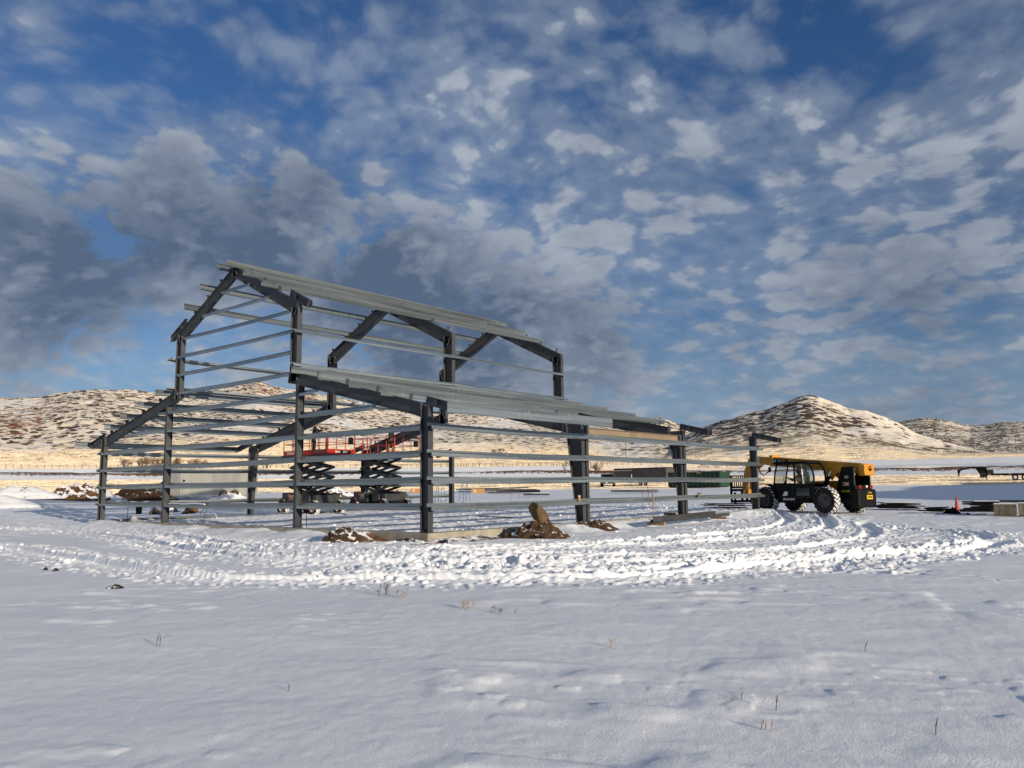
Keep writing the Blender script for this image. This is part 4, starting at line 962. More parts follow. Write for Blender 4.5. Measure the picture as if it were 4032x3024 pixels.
def rock(name, label, cat, x, y, z, sx, sy, sz, seed, mt, rot=(0, 0, 0), group=None, parent=None):
    bm = bmesh.new(); bmesh.ops.create_icosphere(bm, subdivisions=3, radius=1)
    r_ = random.Random(seed)
    cuts = [(Vector((r_.gauss(0, 1), r_.gauss(0, 1), r_.gauss(0, 1))).normalized(), r_.uniform(.55, .85)) for _ in range(9)]
    for v in bm.verts:
        for nrm, d in cuts:
            e = v.co.dot(nrm)-d
            if e > 0: v.co -= nrm*e
        v.co *= 1+.05*(r_.random()-.5)
    mr = Matrix.Rotation(rot[2], 3, 'Z')@Matrix.Rotation(rot[1], 3, 'Y')@Matrix.Rotation(rot[0], 3, 'X')
    vs = [mr@Vector((v.co.x*sx, v.co.y*sy, v.co.z*sz)) for v in bm.verts]; fs = [[v.index for v in f.verts] for f in bm.faces]; bm.free()
    o = obj(name, MB().add(vs, fs, False), mt, parent); o.location = (x, y, z)
    if not parent: tag(o, label, cat, group)
    return o
# earth heaps round the foundation
mound('dirt_pile', 'brown dirt pile with snow on its left flank near the gable wall foundation', 'dirt pile', -2.25, -1.15, .90, .58, .46, 3, M_SOILM, R(20), .35)
mound('dirt_pile', 'dark crumbly dirt pile carrying a big tan boulder beside the long foundation wall', 'dirt pile', 1.45, 3.25, 1.02, .70, .44, 9, M_SOIL, R(35), .55)
rock('boulder', 'big tilted tan boulder standing on the dirt pile', 'boulder', 1.30, 3.45, .42, .30, .36, .55, 5, M_ROCK, (R(15), R(-28), R(40)))
for k in range(16):
    a = rng.uniform(0, 6.28); q = rng.uniform(.5, 1.35); s = rng.uniform(.04, .12)
    rock('dirt_clod', 'crumbled brown dirt clod lying round the boulder pile', 'dirt clod', 1.45+math.cos(a)*q, 3.25+math.sin(a)*q*.8, top_z(1.45+math.cos(a)*q, 3.25+math.sin(a)*q*.8)+s*.5+.03, s, s*.9, s*.7, 20+k, M_SOILD if k % 3 else M_SOIL, (0, 0, a), group='clods fallen round the boulder pile')
mound('dirt_pile', 'low brown dirt heap in front of the wide tapered column', 'dirt pile', .95, 6.95, .95, .50, .36, 14, M_SOIL, R(30), .55)
mound('dirt_strip', 'strip of bare brown earth at the foundation corner', 'earth', .48, .95, .34, 1.8, .10, 17, M_SOIL, R(-3), .8, zoff=.035)
mound('dirt_strip', 'short patch of bare earth in front of the foundation corner', 'earth', -.35, -.38, .75, .24, .10, 18, M_SOIL, 0, .8, zoff=.03)
mound('dirt_strip', 'thin strip of bare earth along the gable foundation', 'earth', -10.5, -.35, 3.2, .20, .10, 19, M_SOIL, 0, .8, zoff=.05)
# spoil heaps and frozen earth at the far left
mound('spoil_heap', 'long brown spoil heap with a snow cap left of the frame', 'spoil heap', -54.9, 12.6, 3.4, 1.5, 1.25, 23, M_SOILS, R(48), .5)
mound('spoil_heap', 'dark brown spoil heap behind the outer left post and in front of the white car', 'spoil heap', -55.2, 17.6, 3.0, 1.5, 1.15, 27, M_SOILD, R(48), .5)
mound('spoil_heap', 'snow covered spoil heap rising at the far left edge', 'spoil heap', -45, 2.2, 4.2, 2.2, .75, 29, M_SOILS, R(48), .2)
mound('spoil_heap', 'rounded snow covered spoil heap between the boulders', 'spoil heap', -58.2, 8.4, 4.0, 2.0, .95, 31, M_SOILS, R(40), .25)
for k, (x, y, z, s) in enumerate(((-60.2, 9.0, 1.35, .75), (-59.6, 9.8, 1.3, .62), (-58.8, 9.9, 1.1, .55), (-57.9, 15.2, .75, .5))):
    rock('frozen_clod', ['big frozen brown clod at the left end of the spoil', 'upright frozen brown clod beside the leftmost clod', 'small frozen brown clod right of the upright one', 'snow capped brown boulder between the two spoil heaps'][k], 'clod', x, y, z, s*1.1, s*.8, s*.7, 60+k, M_SOIL if k < 3 else M_SOILS, (0, R(20*k), R(50*k)))
mound('snow_mound', 'snow covered rubble mound behind the scissor lifts', 'snow mound', -41.5, 27.6, 2.6, 1.6, 1.25, 35, M_SOILS, R(48), .35)
mound('snow_mound', 'small brown and white rubble mound beside the cardboard box', 'snow mound', -36.6, 31.0, 1.7, 1.0, .75, 38, M_SOIL, R(48), .6)
# concrete blocks and small things at the foundation
tag(obj('concrete_block', MB().cbox((-18.0, .02, -.16), (.55, .5, .26), .02), M_CONC), 'loose pale concrete block in the gap of the gable foundation', 'concrete block')
tag(obj('concrete_pier', MB().cbox((-6.6, -.24, -.17), (.52, .20, .20), .02), M_CONC), 'small concrete pier head in front of the inner gable post', 'concrete pier')
tag(obj('plastic_bag', MB().lathe([(.0, 0), (.13, .01), (.15, .12), (.12, .24), (.14, .30), (.11, .31), (.0, .22)], (-18.1, .05, -.03), (0, 0, 1), 9, False), simple('clear_plastic', (.22, .24, .26), (.34, .36, .38), 8, .25)), 'crumpled clear plastic bag on the concrete block', 'bag')
tag(obj('glove', MB().cbox((.80, -.11, -.20), (.13, .10, .12), .03).cbox((.76, -.16, -.22), (.05, .02, .12), .008), simple('black_blue_cloth', (.01, .012, .02), (.02, .03, .05), 9, .9)), 'black work glove on the bare earth at the foundation corner', 'glove')
bk = thing('bucket', 'black bucket with a white pipe standing in it, behind the gable wall', 'bucket', (-30.3, 5.95, gz(-30.3, 5.95)-.02))
obj('pail', MB().lathe([(.0, 0), (.15, 0), (.18, .42), (.165, .42), (.14, .03), (0, .03)], (0, 0, 0), (0, 0, 1), 18), M_BLACK, bk); obj('pipe', MB().tube([(0, 0, .04), (.03, .0, .64)], .055, 10), M_WHITE, bk)
tag(obj('bucket', MB().lathe([(.0, 0), (.14, 0), (.17, .38), (.15, .38), (.13, .02), (0, .02)], (-28.2, 6.8, gz(-28.2, 6.8)), (0, 0, 1), 18), M_WHITE), 'white plastic bucket beside the inner left post', 'bucket')
cbx = thing('cardboard_box', 'small brown box under a snowy board inside the gable end', 'box', (-29.2, 8.6, gz(-29.2, 8.6)), R(20))
obj('carton', MB().cbox((0, 0, .16), (.62, .4, .32), .01), simple('dark_cardboard', (.20, .09, .035), (.14, .06, .025), 5, .9), cbx); obj('lid', MB().box((0, 0, .35), (.95, .55, .03)), M_SNOW, cbx)
for k in range(4):
    x, y = [(-29.2, 6.4), (-28.6, 6.2), (-27.4, 7.4), (-31.5, 8.6)][k]
    mound('debris', ['dark tangled debris right of the bucket', 'dark rag heap beside the bucket', 'brown debris beyond the white bucket', 'dark debris behind the small brown box'][k], 'debris', x, y, .5, .35, .26, 70+k, M_SOILD if k != 2 else M_SOIL, 0, .9)
M_ALU = simple('conduit', (.30, .31, .32), (.42, .43, .44), 6, .4, metal=.5)
for k, (x, y, r_, lab) in enumerate(((-20.9, 2.3, .62, 'tangle of grey flexible conduits arching out of the slab beside the bucket'), (-15.2, 1.8, .66, 'pair of grey flexible conduits arching out of the slab in the wide gable bay'))):
    t = thing('conduit_loop', lab, 'conduit', (x, y, -.12), R(40), 'conduit loops rising inside the gable')
    for j in range(5 if k == 0 else 4):
        w_ = r_*rng.uniform(.75, 1.0); hh = .62*rng.uniform(.8, 1.1); dx = rng.uniform(-.08, .08)
        a0, a1 = (0, 180) if (k == 0 and j < 3) else ((0, 95) if j % 2 else (95, 180))
        pts = [(math.cos(R(a))*w_*.55+dx, dx*1.2+j*.03, math.sin(R(a))*hh*1.05) for a in range(a0, a1+1, 12)]
        obj('conduit', MB().tube(pts, .014, 6), M_ALU, t)
M_REBAR = simple('rusty_rebar', (.10, .045, .025), (.06, .035, .025), 20, .8); M_LATH = simple('bare_wood', (.38, .25, .15), (.28, .18, .11), 12, .8)
def rebar(x, y, h, label, lean=0.0, group='thin steel pins standing in the snow'):
    z = top_z(x, y); tag(obj('steel_pin', MB().tube([(x, y, z-.2), (x+lean, y, z+h)], .012, 6), M_REBAR), label, 'steel pin', group)
rebar(-7.96, 1.59, 1.05, 'thin steel pin beside the inner right gable post'); rebar(-7.6, 24.4, 1.15, 'left one of two thin steel pins behind the wooden stake', -.03); rebar(-6.31, 22.98, 1.25, 'leaning thin steel pin right behind the wooden stake', -.12)
rebar(-26.38, 34.76, 1.3, 'left one of two tall thin pins beyond the back of the frame'); rebar(-25.59, 34.9, 1.3, 'right one of two tall thin pins beyond the back of the frame'); rebar(-20.6, .9, 1.0, 'thin steel pin just right of the second post from the left')
z_ = top_z(.35, 11.9); tag(obj('wooden_stake', MB().box((.35, 11.9, z_+.56), (.035, .035, 1.22)), M_LATH), 'tall bare wooden survey stake in front of the long side', 'stake')
tag(obj('steel_bar', MB().tube([(-6.41, 8.99, .08), (-3.49, 7.85, .10)], .022, 6), M_REBAR), 'thin dark steel bar lying on the snow inside the frame', 'steel bar')
# spare steel on the ground
t = thing('steel_beam', 'dark primed steel beam lying on a timber in the snow beside the third post', 'steel beam', (0, 0, 0))
b = MB(); b.ibeam((2.05, 8.95, .17), (1.62, 14.7, .20), (0, 0, -1), .20, .20, .16); obj('beam', b, M_PRIMER, t)
b = MB(); b.ibeam((1.80, 9.2, .06), (1.95, 15.3, .12), (0, 0, -1), .12, .12, .14); obj('beam', b, M_PRIMER, t)
obj('timber', MB().cbox((1.8, 9.6, -.10), (.7, .12, .10), .01).cbox((1.9, 14.4, -.06), (.7, .12, .10), .01), M_LATH, t)
tag(obj('timber_offcut', MB().cbox((-.75, 15.2, .03), (.55, .16, .10), .02), simple('reddish_wood', (.30, .12, .05), (.2, .08, .035), 6, .8)), 'short reddish timber offcut left of the third post', 'timber')
for k in range(9):
    x0, y0 = -4.3+rng.uniform(-.5, .5), 26.2+rng.uniform(-.4, .4); z0 = gz(x0, y0)+.10+.03*k
    tag(obj('rusty_bar', MB().tube([(x0, y0, z0), (x0+rng.uniform(1.5, 2.4), y0+rng.uniform(-.2, .8), z0+rng.uniform(-.06, .08))], .022, 6), M_REBAR), 'rusty bar in the scattered pile behind the end post', 'steel bar', 'rusty bars scattered behind the end post')
# cup and rock on the lowest girt
cp = thing('paper_cup', 'orange paper cup with a white lid on the lowest girt', 'cup', (.105, 7.25, .748))
obj('cup', MB().lathe([(0, 0), (.032, 0), (.046, .17), (0, .17)], (0, 0, 0), (0, 0, 1), 16), simple('orange_paper', (.85, .30, .02), (.8, .26, .02), 9, .6), cp); obj('lid', MB().lathe([(.050, .165), (.050, .185), (.044, .20), (0, .20)], (0, 0, 0), (0, 0, 1), 16), M_WHITE, cp)
rock('rock', 'pale grey rock resting on the lowest girt right of the third post', 'rock', .11, 16.3, .83, .13, .22, .12, 91, simple('grey_rock', (.30, .29, .26), (.18, .17, .16), 9, .9), (0, 0, R(20)))
tag(obj('snow_on_girt', MB().tube([(-15.2+.35*i, .09, .765+.015*math.sin(i*1.3)) for i in range(9)], .030, 7), M_SNOW), 'strip of snow lying on the lowest girt of the gable wall', 'snow', None, None)
# ladders
M_BLUE = simple('blue_fibreglass', (.02, .16, .30), (.02, .13, .26), 4, .5)
def ladder(x, y, rz, label):
    t = thing('step_ladder', label, 'ladder', (x, y, gz(x, y)), rz, 'blue step ladders at the back of the frame'); h = 1.75
    for s in (-1, 1):
        b = MB(); b.bar((s*.30, -.42, 0), (s*.18, -.03, h), (.012, 0, 0), (0, .035, 0)); obj('rail', b, M_BLUE, t)
        b = MB(); b.bar((s*.28, .45, 0), (s*.17, .03, h-.05), (.010, 0, 0), (0, .025, 0)); obj('rail', b, M_BLUE, t)
        obj('foot', MB().box((s*.30, -.43, .03), (.05, .10, .06)), M_YSTK, t)
    for k in range(1, 6):
        q = k/6; obj('step', MB().box((0, -.42+.39*q, h*q), (.60-.24*q, .08, .025)), M_ALU, t)
    obj('top_cap', MB().cbox((0, 0, h+.03), (.44, .20, .07), .015), M_YSTK, t)
ladder(-27.35, 27.6, R(70), 'blue step ladder with a yellow top, left of the back post'); ladder(-26.5, 29.4, R(20), 'blue step ladder with a yellow top, half hidden by the back post')
M_CARD = simple('cardboard', (.50, .27, .11), (.44, .23, .09), 3, .9)
for x, y, lab in ((-49.9, 46.3, 'long cardboard box seen left of the corner column'), (-41.6, 47.4, 'cardboard box with a dark lid in front of the stacked steel')):
    t = thing('cardboard_box', lab, 'box', (x, y, gz(x, y)), R(35)); obj('carton', MB().cbox((0, 0, .25), (1.35, .6, .5), .01), M_CARD, t); obj('tape', MB().box((-.3, -.302, .28), (.12, .006, .28)), M_WHITE, t)
def stack(label, x, y, rz, L, wd, n, th, mt, jitter=.12, snow=True, group=None, name='steel_stack', cat='stack'):
    t = thing(name, label, cat, (x, y, gz(x, y)-.03), rz, group); z = .06
    for s in (-.35, .35): obj('bearer', MB().cbox((L*s, 0, .03), (.1, wd*.5, .07), .01), simple('bearer_timber', (.16, .11, .07), (.12, .08, .05), 5, .9), t)
    for i in range(n):
        dx, dy = rng.uniform(-jitter, jitter)*L*.5, rng.uniform(-jitter, jitter)*.3; z += th*1.15
        obj('sheet', MB().cbox((dx, dy, z+.03), (L*rng.uniform(.75, 1), wd*rng.uniform(.8, 1), th), th*.2, Matrix.Rotation(rng.uniform(-1, 1)*min(.05, .10/L), 3, 'Y')@Matrix.Rotation(rng.uniform(-.08, .08)*(L < 3), 3, 'Z')), mt, t)
    if snow: obj('snow_cap', MB().cbox((rng.uniform(-.1, .1)*L, 0, z+.05+th*.6), (L*.6, wd*.7, .03), .012), M_SNOW, t)
    return t
stack('long stack of dark steel members behind the cardboard box', -41.7, 50.3, R(38), 9, 1.2, 3, .12, M_PRIMER, .2, False)
stack('low dark stack of steel right of the cardboard box', -36.5, 48.0, R(38), 5.5, .8, 2, .10, M_BLACK, .2, False)
stack('short row of dark steel offcuts half sunk in snow beyond the frame', -27.9, 40.5, R(30), 2.6, .4, 1, .16, M_PRIMER, .2, True)
stack('dark sheets half buried in snow far behind the middle bays', -25.5, 52.5, R(30), 5, .8, 2, .10, M_PRIMER, .2, True)
stack('flat stack of black and grey sheets wrapped in plastic, right behind the telehandler', 5.05, 28.6, R(16), 2.3, .9, 7, .036, M_BLACK, .25, True)
stack('small low stack of black sheets in front of the red cone', 7.25, 25.9, R(10), 1.1, .8, 4, .045, M_BLACK, .3, False)
stack('tall stack of black sheets and boards left of the stone pallets', 9.25, 26.0, R(14), 1.7, 1.0, 7, .058, M_BLACK, .3, True)
for k in range(3): tag(obj('board', MB().cbox((10.2+.4*k, 26.6+.25*k, .33+.03*k), (3.4, .18, .03), .008, Matrix.Rotation(R(6-5*k), 3, 'Z')), M_DGREY if k == 1 else M_BLACK), 'long dark board laid across the tall sheet stack', 'board', 'boards across the sheet stack')
mound('tarpaulin', 'crumpled black tarpaulin with snow in its folds beside the small sheet stack', 'tarpaulin', 7.95, 26.2, .38, .25, .22, 75, M_BLACK, 0, .6)
def stone_mat():
    mt, N, b = material('stacked_field_stone', (.3, .27, .2), .9, 0, .2); P_ = N.node('ShaderNodeTexCoord').outputs['Object']
    N.put(b.inputs['Base Color'], N.mix(N.ramp(N.noise(P_, 6, 5, .6), .3, .7), (.26, .22, .165), (.14, .125, .10))); return mt
M_STONE = stone_mat(); M_POST_ = simple('grey_pallet_wood', (.14, .11, .085), (.10, .08, .06), 5, .9)
def pallet(x, y, label, big):
    t = thing('stone_pallet', label, 'stone pallet', (x, y, gz(x, y)-.02), R(8), 'pallets of flat stone at the right edge')
    obj('pallet', MB().box((0, 0, .05), (.80, .84, .10)), M_POST_, t); z = .10; b = MB(); r_ = random.Random(int(x*10))
    while z < .50:
        h = r_.uniform(.07, .12) if big else r_.uniform(.025, .045)
        for face in range(2):
            q = -.42
            while q < .40:
                L = r_.uniform(.12, .3); e = min(q+L, .43); o_ = r_.uniform(-.02, .015)
                if face == 0: b.cbox(((q+e)/2, -.34+o_, z+h/2), (e-q-.008, .2, h-.006), .012)
                else: b.cbox((.33-o_, (q+e)/2, z+h/2), (.2, e-q-.008, h-.006), .012)
                q = e
        b.box((0, 0, z+h/2), (.6, .6, h)); z += h
    obj('stone_courses', b, M_STONE, t); obj('snow_cap', MB().cbox((0, 0, z+.01), (.8, .85, .03), .012), M_SNOW, t)
pallet(10.35, 24.6, 'pallet of thin flat tan stones, left one of the two stone pallets', False); pallet(11.25, 24.75, 'pallet of thicker grey stones cut off by the right edge', True)
M_REDC = simple('faded_red_plastic', (.50, .06, .04), (.42, .05, .035), 6, .6)
t = thing('traffic_cone', 'tall narrow faded red cone on a flat base beside the black stacks', 'cone', (7.55, 29.3, gz(7.55, 29.3)-.02))
obj('cone', MB().lathe([(.13, .03), (.10, .12), (.045, .60), (.03, .66), (0, .66)], (0, 0, 0), (0, 0, 1), 16), M_REDC, t); obj('base', MB().cbox((-.10, 0, .02), (.55, .4, .05), .012), M_REDC, t)
# ---- vehicles and containers in the middle distance
def small_wheel(parent, c, r_, wd, rimm=None):
    o = obj('wheel', MB().lathe([(0, -wd/2), (r_*.9, -wd/2), (r_, -wd*.3), (r_, wd*.3), (r_*.9, wd/2), (r_*.62, wd/2), (r_*.6, wd*.35), (0, wd*.35)], c, (0, -1, 0), 20), M_TYRE, parent)
    obj('rim', MB().lathe([(r_*.58, wd*.36), (r_*.5, wd*.44), (r_*.2, wd*.40), (0, wd*.42)], c, (0, -1, 0), 16), rimm or M_WHITE, o)
M_GREEN = simple('green_dumpster_paint', (.012, .055, .028), (.009, .038, .021), 1.2, .55)
D_ = thing('dumpster', 'dark green ribbed roll-off dumpster parked beyond the third and fourth posts', 'dumpster', (-29.4, 73.9, gz(-29.4, 73.9)+.05), R(-4))
b = MB(); b.box((0, 0, .12), (7.2, 2.3, .10))
for s in (-1, 1): b.box((0, s*1.15, .95), (7.2, .06, 1.65))
for s in (-1, 1): b.box((s*3.58, 0, .95), (.06, 2.3, 1.65))
obj('container', b, M_GREEN, D_)
for k in range(13): obj('rib', MB().cbox((-3.5+k*.583, -1.22, .93), (.12, .10, 1.6), .02), M_GREEN, D_)
obj('top_rail', MB().cbox((0, -1.2, 1.78), (7.3, .14, .12), .02), M_GREEN, D_); obj('skid', MB().box((0, -.9, .04), (7.0, .2, .12)).box((0, .9, .04), (7.0, .2, .12)), M_BLACK, D_); obj('caution_label', MB().plate((.8, -1.272, 1.70), (.30, 0, 0), (0, 0, .035), .006), M_YSTK, D_)
for k in range(2): obj('tarp_hoop', MB().tube([(-2.4+3*k+.25*math.cos(a), -1.1, 1.82+.35*math.sin(a)) for a in [R(q) for q in range(0, 181, 20)]], .015, 5), M_BLACK, D_)
E_ = thing('enclosed_trailer', 'long charcoal enclosed trailer beyond the long side, black roof edge', 'trailer', (-50.0, 95.6, gz(-50, 95.6)), R(-6))
M_CHAR = simple('charcoal_panel', (.060, .062, .060), (.085, .085, .08), .6, .45)
obj('box_body', MB().cbox((0, 0, 1.62), (10.2, 2.4, 2.1), .05), M_CHAR, E_); obj('roof_edge', MB().cbox((0, 0, 2.72), (10.35, 2.5, .12), .03), M_BLACK, E_)
obj('awning', MB().cbox((-3.3, -1.24, 2.42), (3.4, .08, .10), .02), M_WHITE, E_); obj('door', MB().box((1.3, -1.212, 1.65), (.85, .02, 1.75)), M_GREYR, E_)
obj('brown_panel', MB().box((-3.3, -1.21, .85), (3.3, .03, .50)), simple('brown_side', (.10, .07, .035), (.14, .10, .05), 1, .5), E_)
for x in (-5.0, -1.55): obj('jack_post', MB().box((x, -1.24, 1.0), (.10, .10, 1.6)), M_WHITE, E_)
for k in range(2): small_wheel(E_, (-.2+.95*k+.3, -1.05, .36), .36, .22)
text('ATLAS', .16, (4.2, -1.262, 2.72), (1, 0, 0), (0, 0, 1), M_WHITE, E_) if False else None
tag(obj('lumber_bundle', MB().cbox((1.9, -1.9, .62), (7.2, .5, .34), .02), simple('fresh_lumber', (.62, .45, .22), (.55, .38, .18), 2, .8)), 'bundle of pale fresh lumber in front of the charcoal trailer', 'lumber')
bpy.data.objects['lumber_bundle'].location = (-50.0, 95.6, gz(-50, 95.6)); bpy.data.objects['lumber_bundle'].rotation_euler = (0, 0, R(-6))
def pickup(x, y, rz, label, body, name='pickup_truck', suv=False):
    t = thing(name, label, 'car' if suv else 'pickup truck', (x, y, gz(x, y)), rz)
    z0 = .35
    prof = [(2.75, .45), (2.80, .80), (2.70, 1.08), (1.35, 1.22), (.55, 1.82), (-.2, 1.90), ((-2.3 if suv else -1.1), 1.88), ((-2.75 if suv else -1.35), 1.20), (-2.8, 1.16), (-2.85, .5)]
    m4_ = Matrix.Rotation(R(90), 4, 'X'); b = MB(); b.prism([p for p in prof if True], Matrix.Translation((0, .98, 0))@m4_, 1.96); obj('body', b, body, t)
    w_ = M_BLACK
    pw = [(1.22, 1.26), (.52, 1.76), (-.15, 1.82), ((-2.2 if suv else -1.0), 1.80), ((-2.45 if suv else -1.15), 1.28)]
    for yy in (.985, -.955): obj('side_windows', MB().prism(pw, Matrix.Translation((0, yy+.0, 0))@m4_, .03), w_, t)
    obj('windscreen', MB().hexa([Vector((1.40, -.85, 1.235)), Vector((1.40, .85, 1.235)), Vector((.66, .78, 1.76)), Vector((.66, -.78, 1.76))], [Vector((1.43, -.85, 1.26)), Vector((1.43, .85, 1.26)), Vector((.69, .78, 1.785)), Vector((.69, -.78, 1.785))]), w_, t)
    obj('grille', MB().cbox((2.80, 0, .86), (.08, 1.2, .30), .02), M_BLACK, t); obj('bumper', MB().cbox((2.85, 0, .52), (.16, 1.9, .22), .04), M_DGREY, t)
    obj('number_plate', MB().box((2.94, 0, .56), (.01, .34, .14)), M_WHITE, t)
    for s in (-1, 1): obj('headlight', MB().cbox((2.76, s*.78, .92), (.10, .30, .16), .03), M_CHROME, t)
    for x_ in (1.75, -1.75):
        for s in (-1, 1):
            o = obj('wheel', MB().lathe([(0, -.12), (.34, -.12), (.38, -.08), (.38, .08), (.34, .12), (.22, .12), (0, .10)], (x_, s*.90, .38), (0, s, 0), 20), M_TYRE, t); obj('rim', MB().lathe([(.21, .125), (.10, .13), (0, .13)], (x_, s*.90, .38), (0, s, 0), 14), M_CHROME, o)
    return t
pickup(-50.0, 85.2, R(-60), 'dark grey pickup truck facing the camera left of the charcoal trailer', M_CHAR)
pickup(-59.0, 22.8, R(215), 'white car with dark windows behind the left spoil heaps', M_WHITE, 'parked_car', True)
# silver trailer with two round wheel arches
def alu_mat():
    mt, N, b = material('silver_aluminium_panel', (.5, .48, .42), .38, .35, .5); P_ = N.node('ShaderNodeTexCoord').outputs['Object']
    N.put(b.inputs['Base Color'], N.mix(N.ramp(N.noise(N.scalev(P_, (1.2, 1.2, .15)), 1.0, 4), .35, .65), (.52, .50, .43), (.40, .39, .35))); return mt
S_ = thing('enclosed_trailer', 'silver enclosed trailer with twin wheel arches seen through the left gable bay', 'trailer', (-51.5, 22.8, gz(-51.5, 22.8)-.05), R(40))
M_ALP = alu_mat()
obj('box_body', MB().cbox((.35, 0, 1.38), (6.3, 2.2, 2.2), .04), M_ALP, S_); obj('front_panel', MB().cbox((-3.35, 0, 1.38), (1.1, 2.15, 2.18), .12), simple('less_lit_aluminium', (.34, .34, .32), (.27, .27, .26), 1, .4, metal=.3), S_)  # left section is less lit; that shade is put into its darker grey
obj('corner_trim', MB().box((-2.78, -1.115, 1.38), (.07, .02, 2.2)).box((3.5, -1.11, 1.38), (.05, .02, 2.2)).box((.3, -1.112, .40), (6.3, .02, .08)), M_CHROME, S_)
obj('round_vent', MB().lathe([(0, 0), (.10, 0), (.10, .02), (0, .02)], (-2.45, -1.12, 1.75), (0, -1, 0), 14), M_BLACK, S_)
for x in (1.15, 2.15):
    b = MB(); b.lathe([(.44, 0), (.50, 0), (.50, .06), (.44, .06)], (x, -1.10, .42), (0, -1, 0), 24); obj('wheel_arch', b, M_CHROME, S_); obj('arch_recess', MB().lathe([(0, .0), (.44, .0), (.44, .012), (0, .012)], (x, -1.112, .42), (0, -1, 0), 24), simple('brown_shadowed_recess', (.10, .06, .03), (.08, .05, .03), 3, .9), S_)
    small_wheel(S_, (x, -.98, .36), .36, .22)
mound('snow_mound', 'snow heap in front of the silver trailer wheels', 'snow mound', -48.6, 22.6, 2.0, .9, .55, 44, M_SNOW, R(48), .2)
# gooseneck flatbed
G_ = thing('gooseneck_trailer', 'black gooseneck flatbed trailer parked on the far snow at the right edge', 'trailer', (-4.2, 118.4, gz(-4.2, 118.4)-.02), R(6))
b = MB(); m4_ = Matrix.Rotation(R(90), 4, 'X')
for yy in (.45, -.35): b.prism([(-5.6, 1.0), (-5.45, 1.0), (-5.25, 1.5), (-4.0, 1.78), (-3.3, 1.80), (-2.75, .90), (-2.75, .42), (-1.9, .42), (-1.9, 1.98), (-4.0, 1.98), (-5.3, 1.72), (-5.62, 1.62)], Matrix.Translation((0, yy, 0))@m4_, .10)
obj('gooseneck', b, M_BLACK, G_); obj('coupler', MB().tube([(-5.52, .05, .70), (-5.52, .05, 1.4)], .09, 10), M_BLACK, G_)
obj('deck', MB().cbox((3.9, 0, .86), (11.6, 2.5, .26), .03), M_BLACK, G_); obj('toolbox', MB().cbox((-1.45, 0, 1.28), (.75, 1.6, .60), .04).cbox((-2.35, 0, .75), (.8, 1.9, .6), .04), M_DGREY, G_)
obj('winch_box', MB().cbox((-2.3, 0, 1.15), (.5, 1.0, .35), .04), simple('brown_box', (.14, .08, .04), (.1, .06, .03), 4, .8), G_)
for k in range(9): obj('reflector', MB().box((-1.5+k*1.25, -1.262, .90), (.35, .012, .05)), M_RED_L if k % 2 else M_WHITE, G_)
obj('landing_leg', MB().box((-1.9, -.9, .28), (.12, .12, .60)), M_BLACK, G_)
for x in (1.6, 2.75): small_wheel(G_, (x, -1.12, .40), .42, .26)
for x in (2.2,): obj('fender', MB().cbox((x-.4, -1.12, .72), (3.6, .3, .10), .03), M_BLACK, G_)
# ---- fences and poles
M_POST = simple('weathered_wood', (.16, .12, .09), (.10, .08, .06), 4, .9); M_WIRE = simple('fence_wire', (.14, .13, .12), (.1, .1, .09), 4, .6)
def zfar(x, y): return gz(x, y)
def far_fence(label, az0, az1, r0_, r1_, n, h=1.25):
    t = thing('wire_fence', label, 'fence', (0, 0, 0)); tops = []
    for k in range(n):
        q = k/(n-1); az = R(az0+(az1-az0)*q); r_ = r0_+(r1_-r0_)*q+1.5*math.sin(k*1.7); x, y = CAM.x+r_*math.sin(az), CAM.y+r_*math.cos(az); z = zfar(x, y); tops.append((x, y, z+h*.9))
        obj('fence_post', MB().tube([(x, y, z-.3), (x+rng.uniform(-.05, .05), y, z+h*rng.uniform(.95, 1.1))], .075, 5), M_POST, t)
    b = MB()
    for dz in (0, -.4): b.tube([(x, y, z+dz) for x, y, z in tops], .022, 4)
    obj('wire', b, M_WIRE, t)
far_fence('long wire fence crossing the snowy field left of the frame', -76, -52, 284, 292, 60); far_fence('wire fence crossing the golden field behind the middle of the frame', -51.5, -33, 286, 292, 48)
far_fence('wire fence along the foot of the right hill', -27, -8, 372, 392, 50, 1.5); far_fence('nearer wire fence above the brown bank behind the middle bays', -50, -31, 262, 262, 44, 1.2)
def pole(x, y, h, label):
    z = zfar(x, y); t = thing('utility_pole', label, 'utility pole', (x, y, z), R(rng.uniform(0, 90)), 'wooden utility poles across the valley')
    obj('pole', MB().tube([(0, 0, -.5), (0, 0, h)], [.17, .11], 8), M_POST, t); obj('crossarm', MB().box((0, .12, h-.6), (1.8, .10, .12)), M_POST, t)
pole(-195.6, 323, 8.5, 'utility pole seen above the charcoal trailer'); pole(-75.3, 495.7, 9, 'utility pole standing left of the right edge below the back hills'); pole(-61, 538, 9, 'utility pole nearest the right edge of the view'); pole(-134.9, 407.7, 8, 'utility pole in front of the right hill above the telehandler cab'); pole(-164.4, 363, 7, 'utility pole left of the end post, at the foot of the right hill')
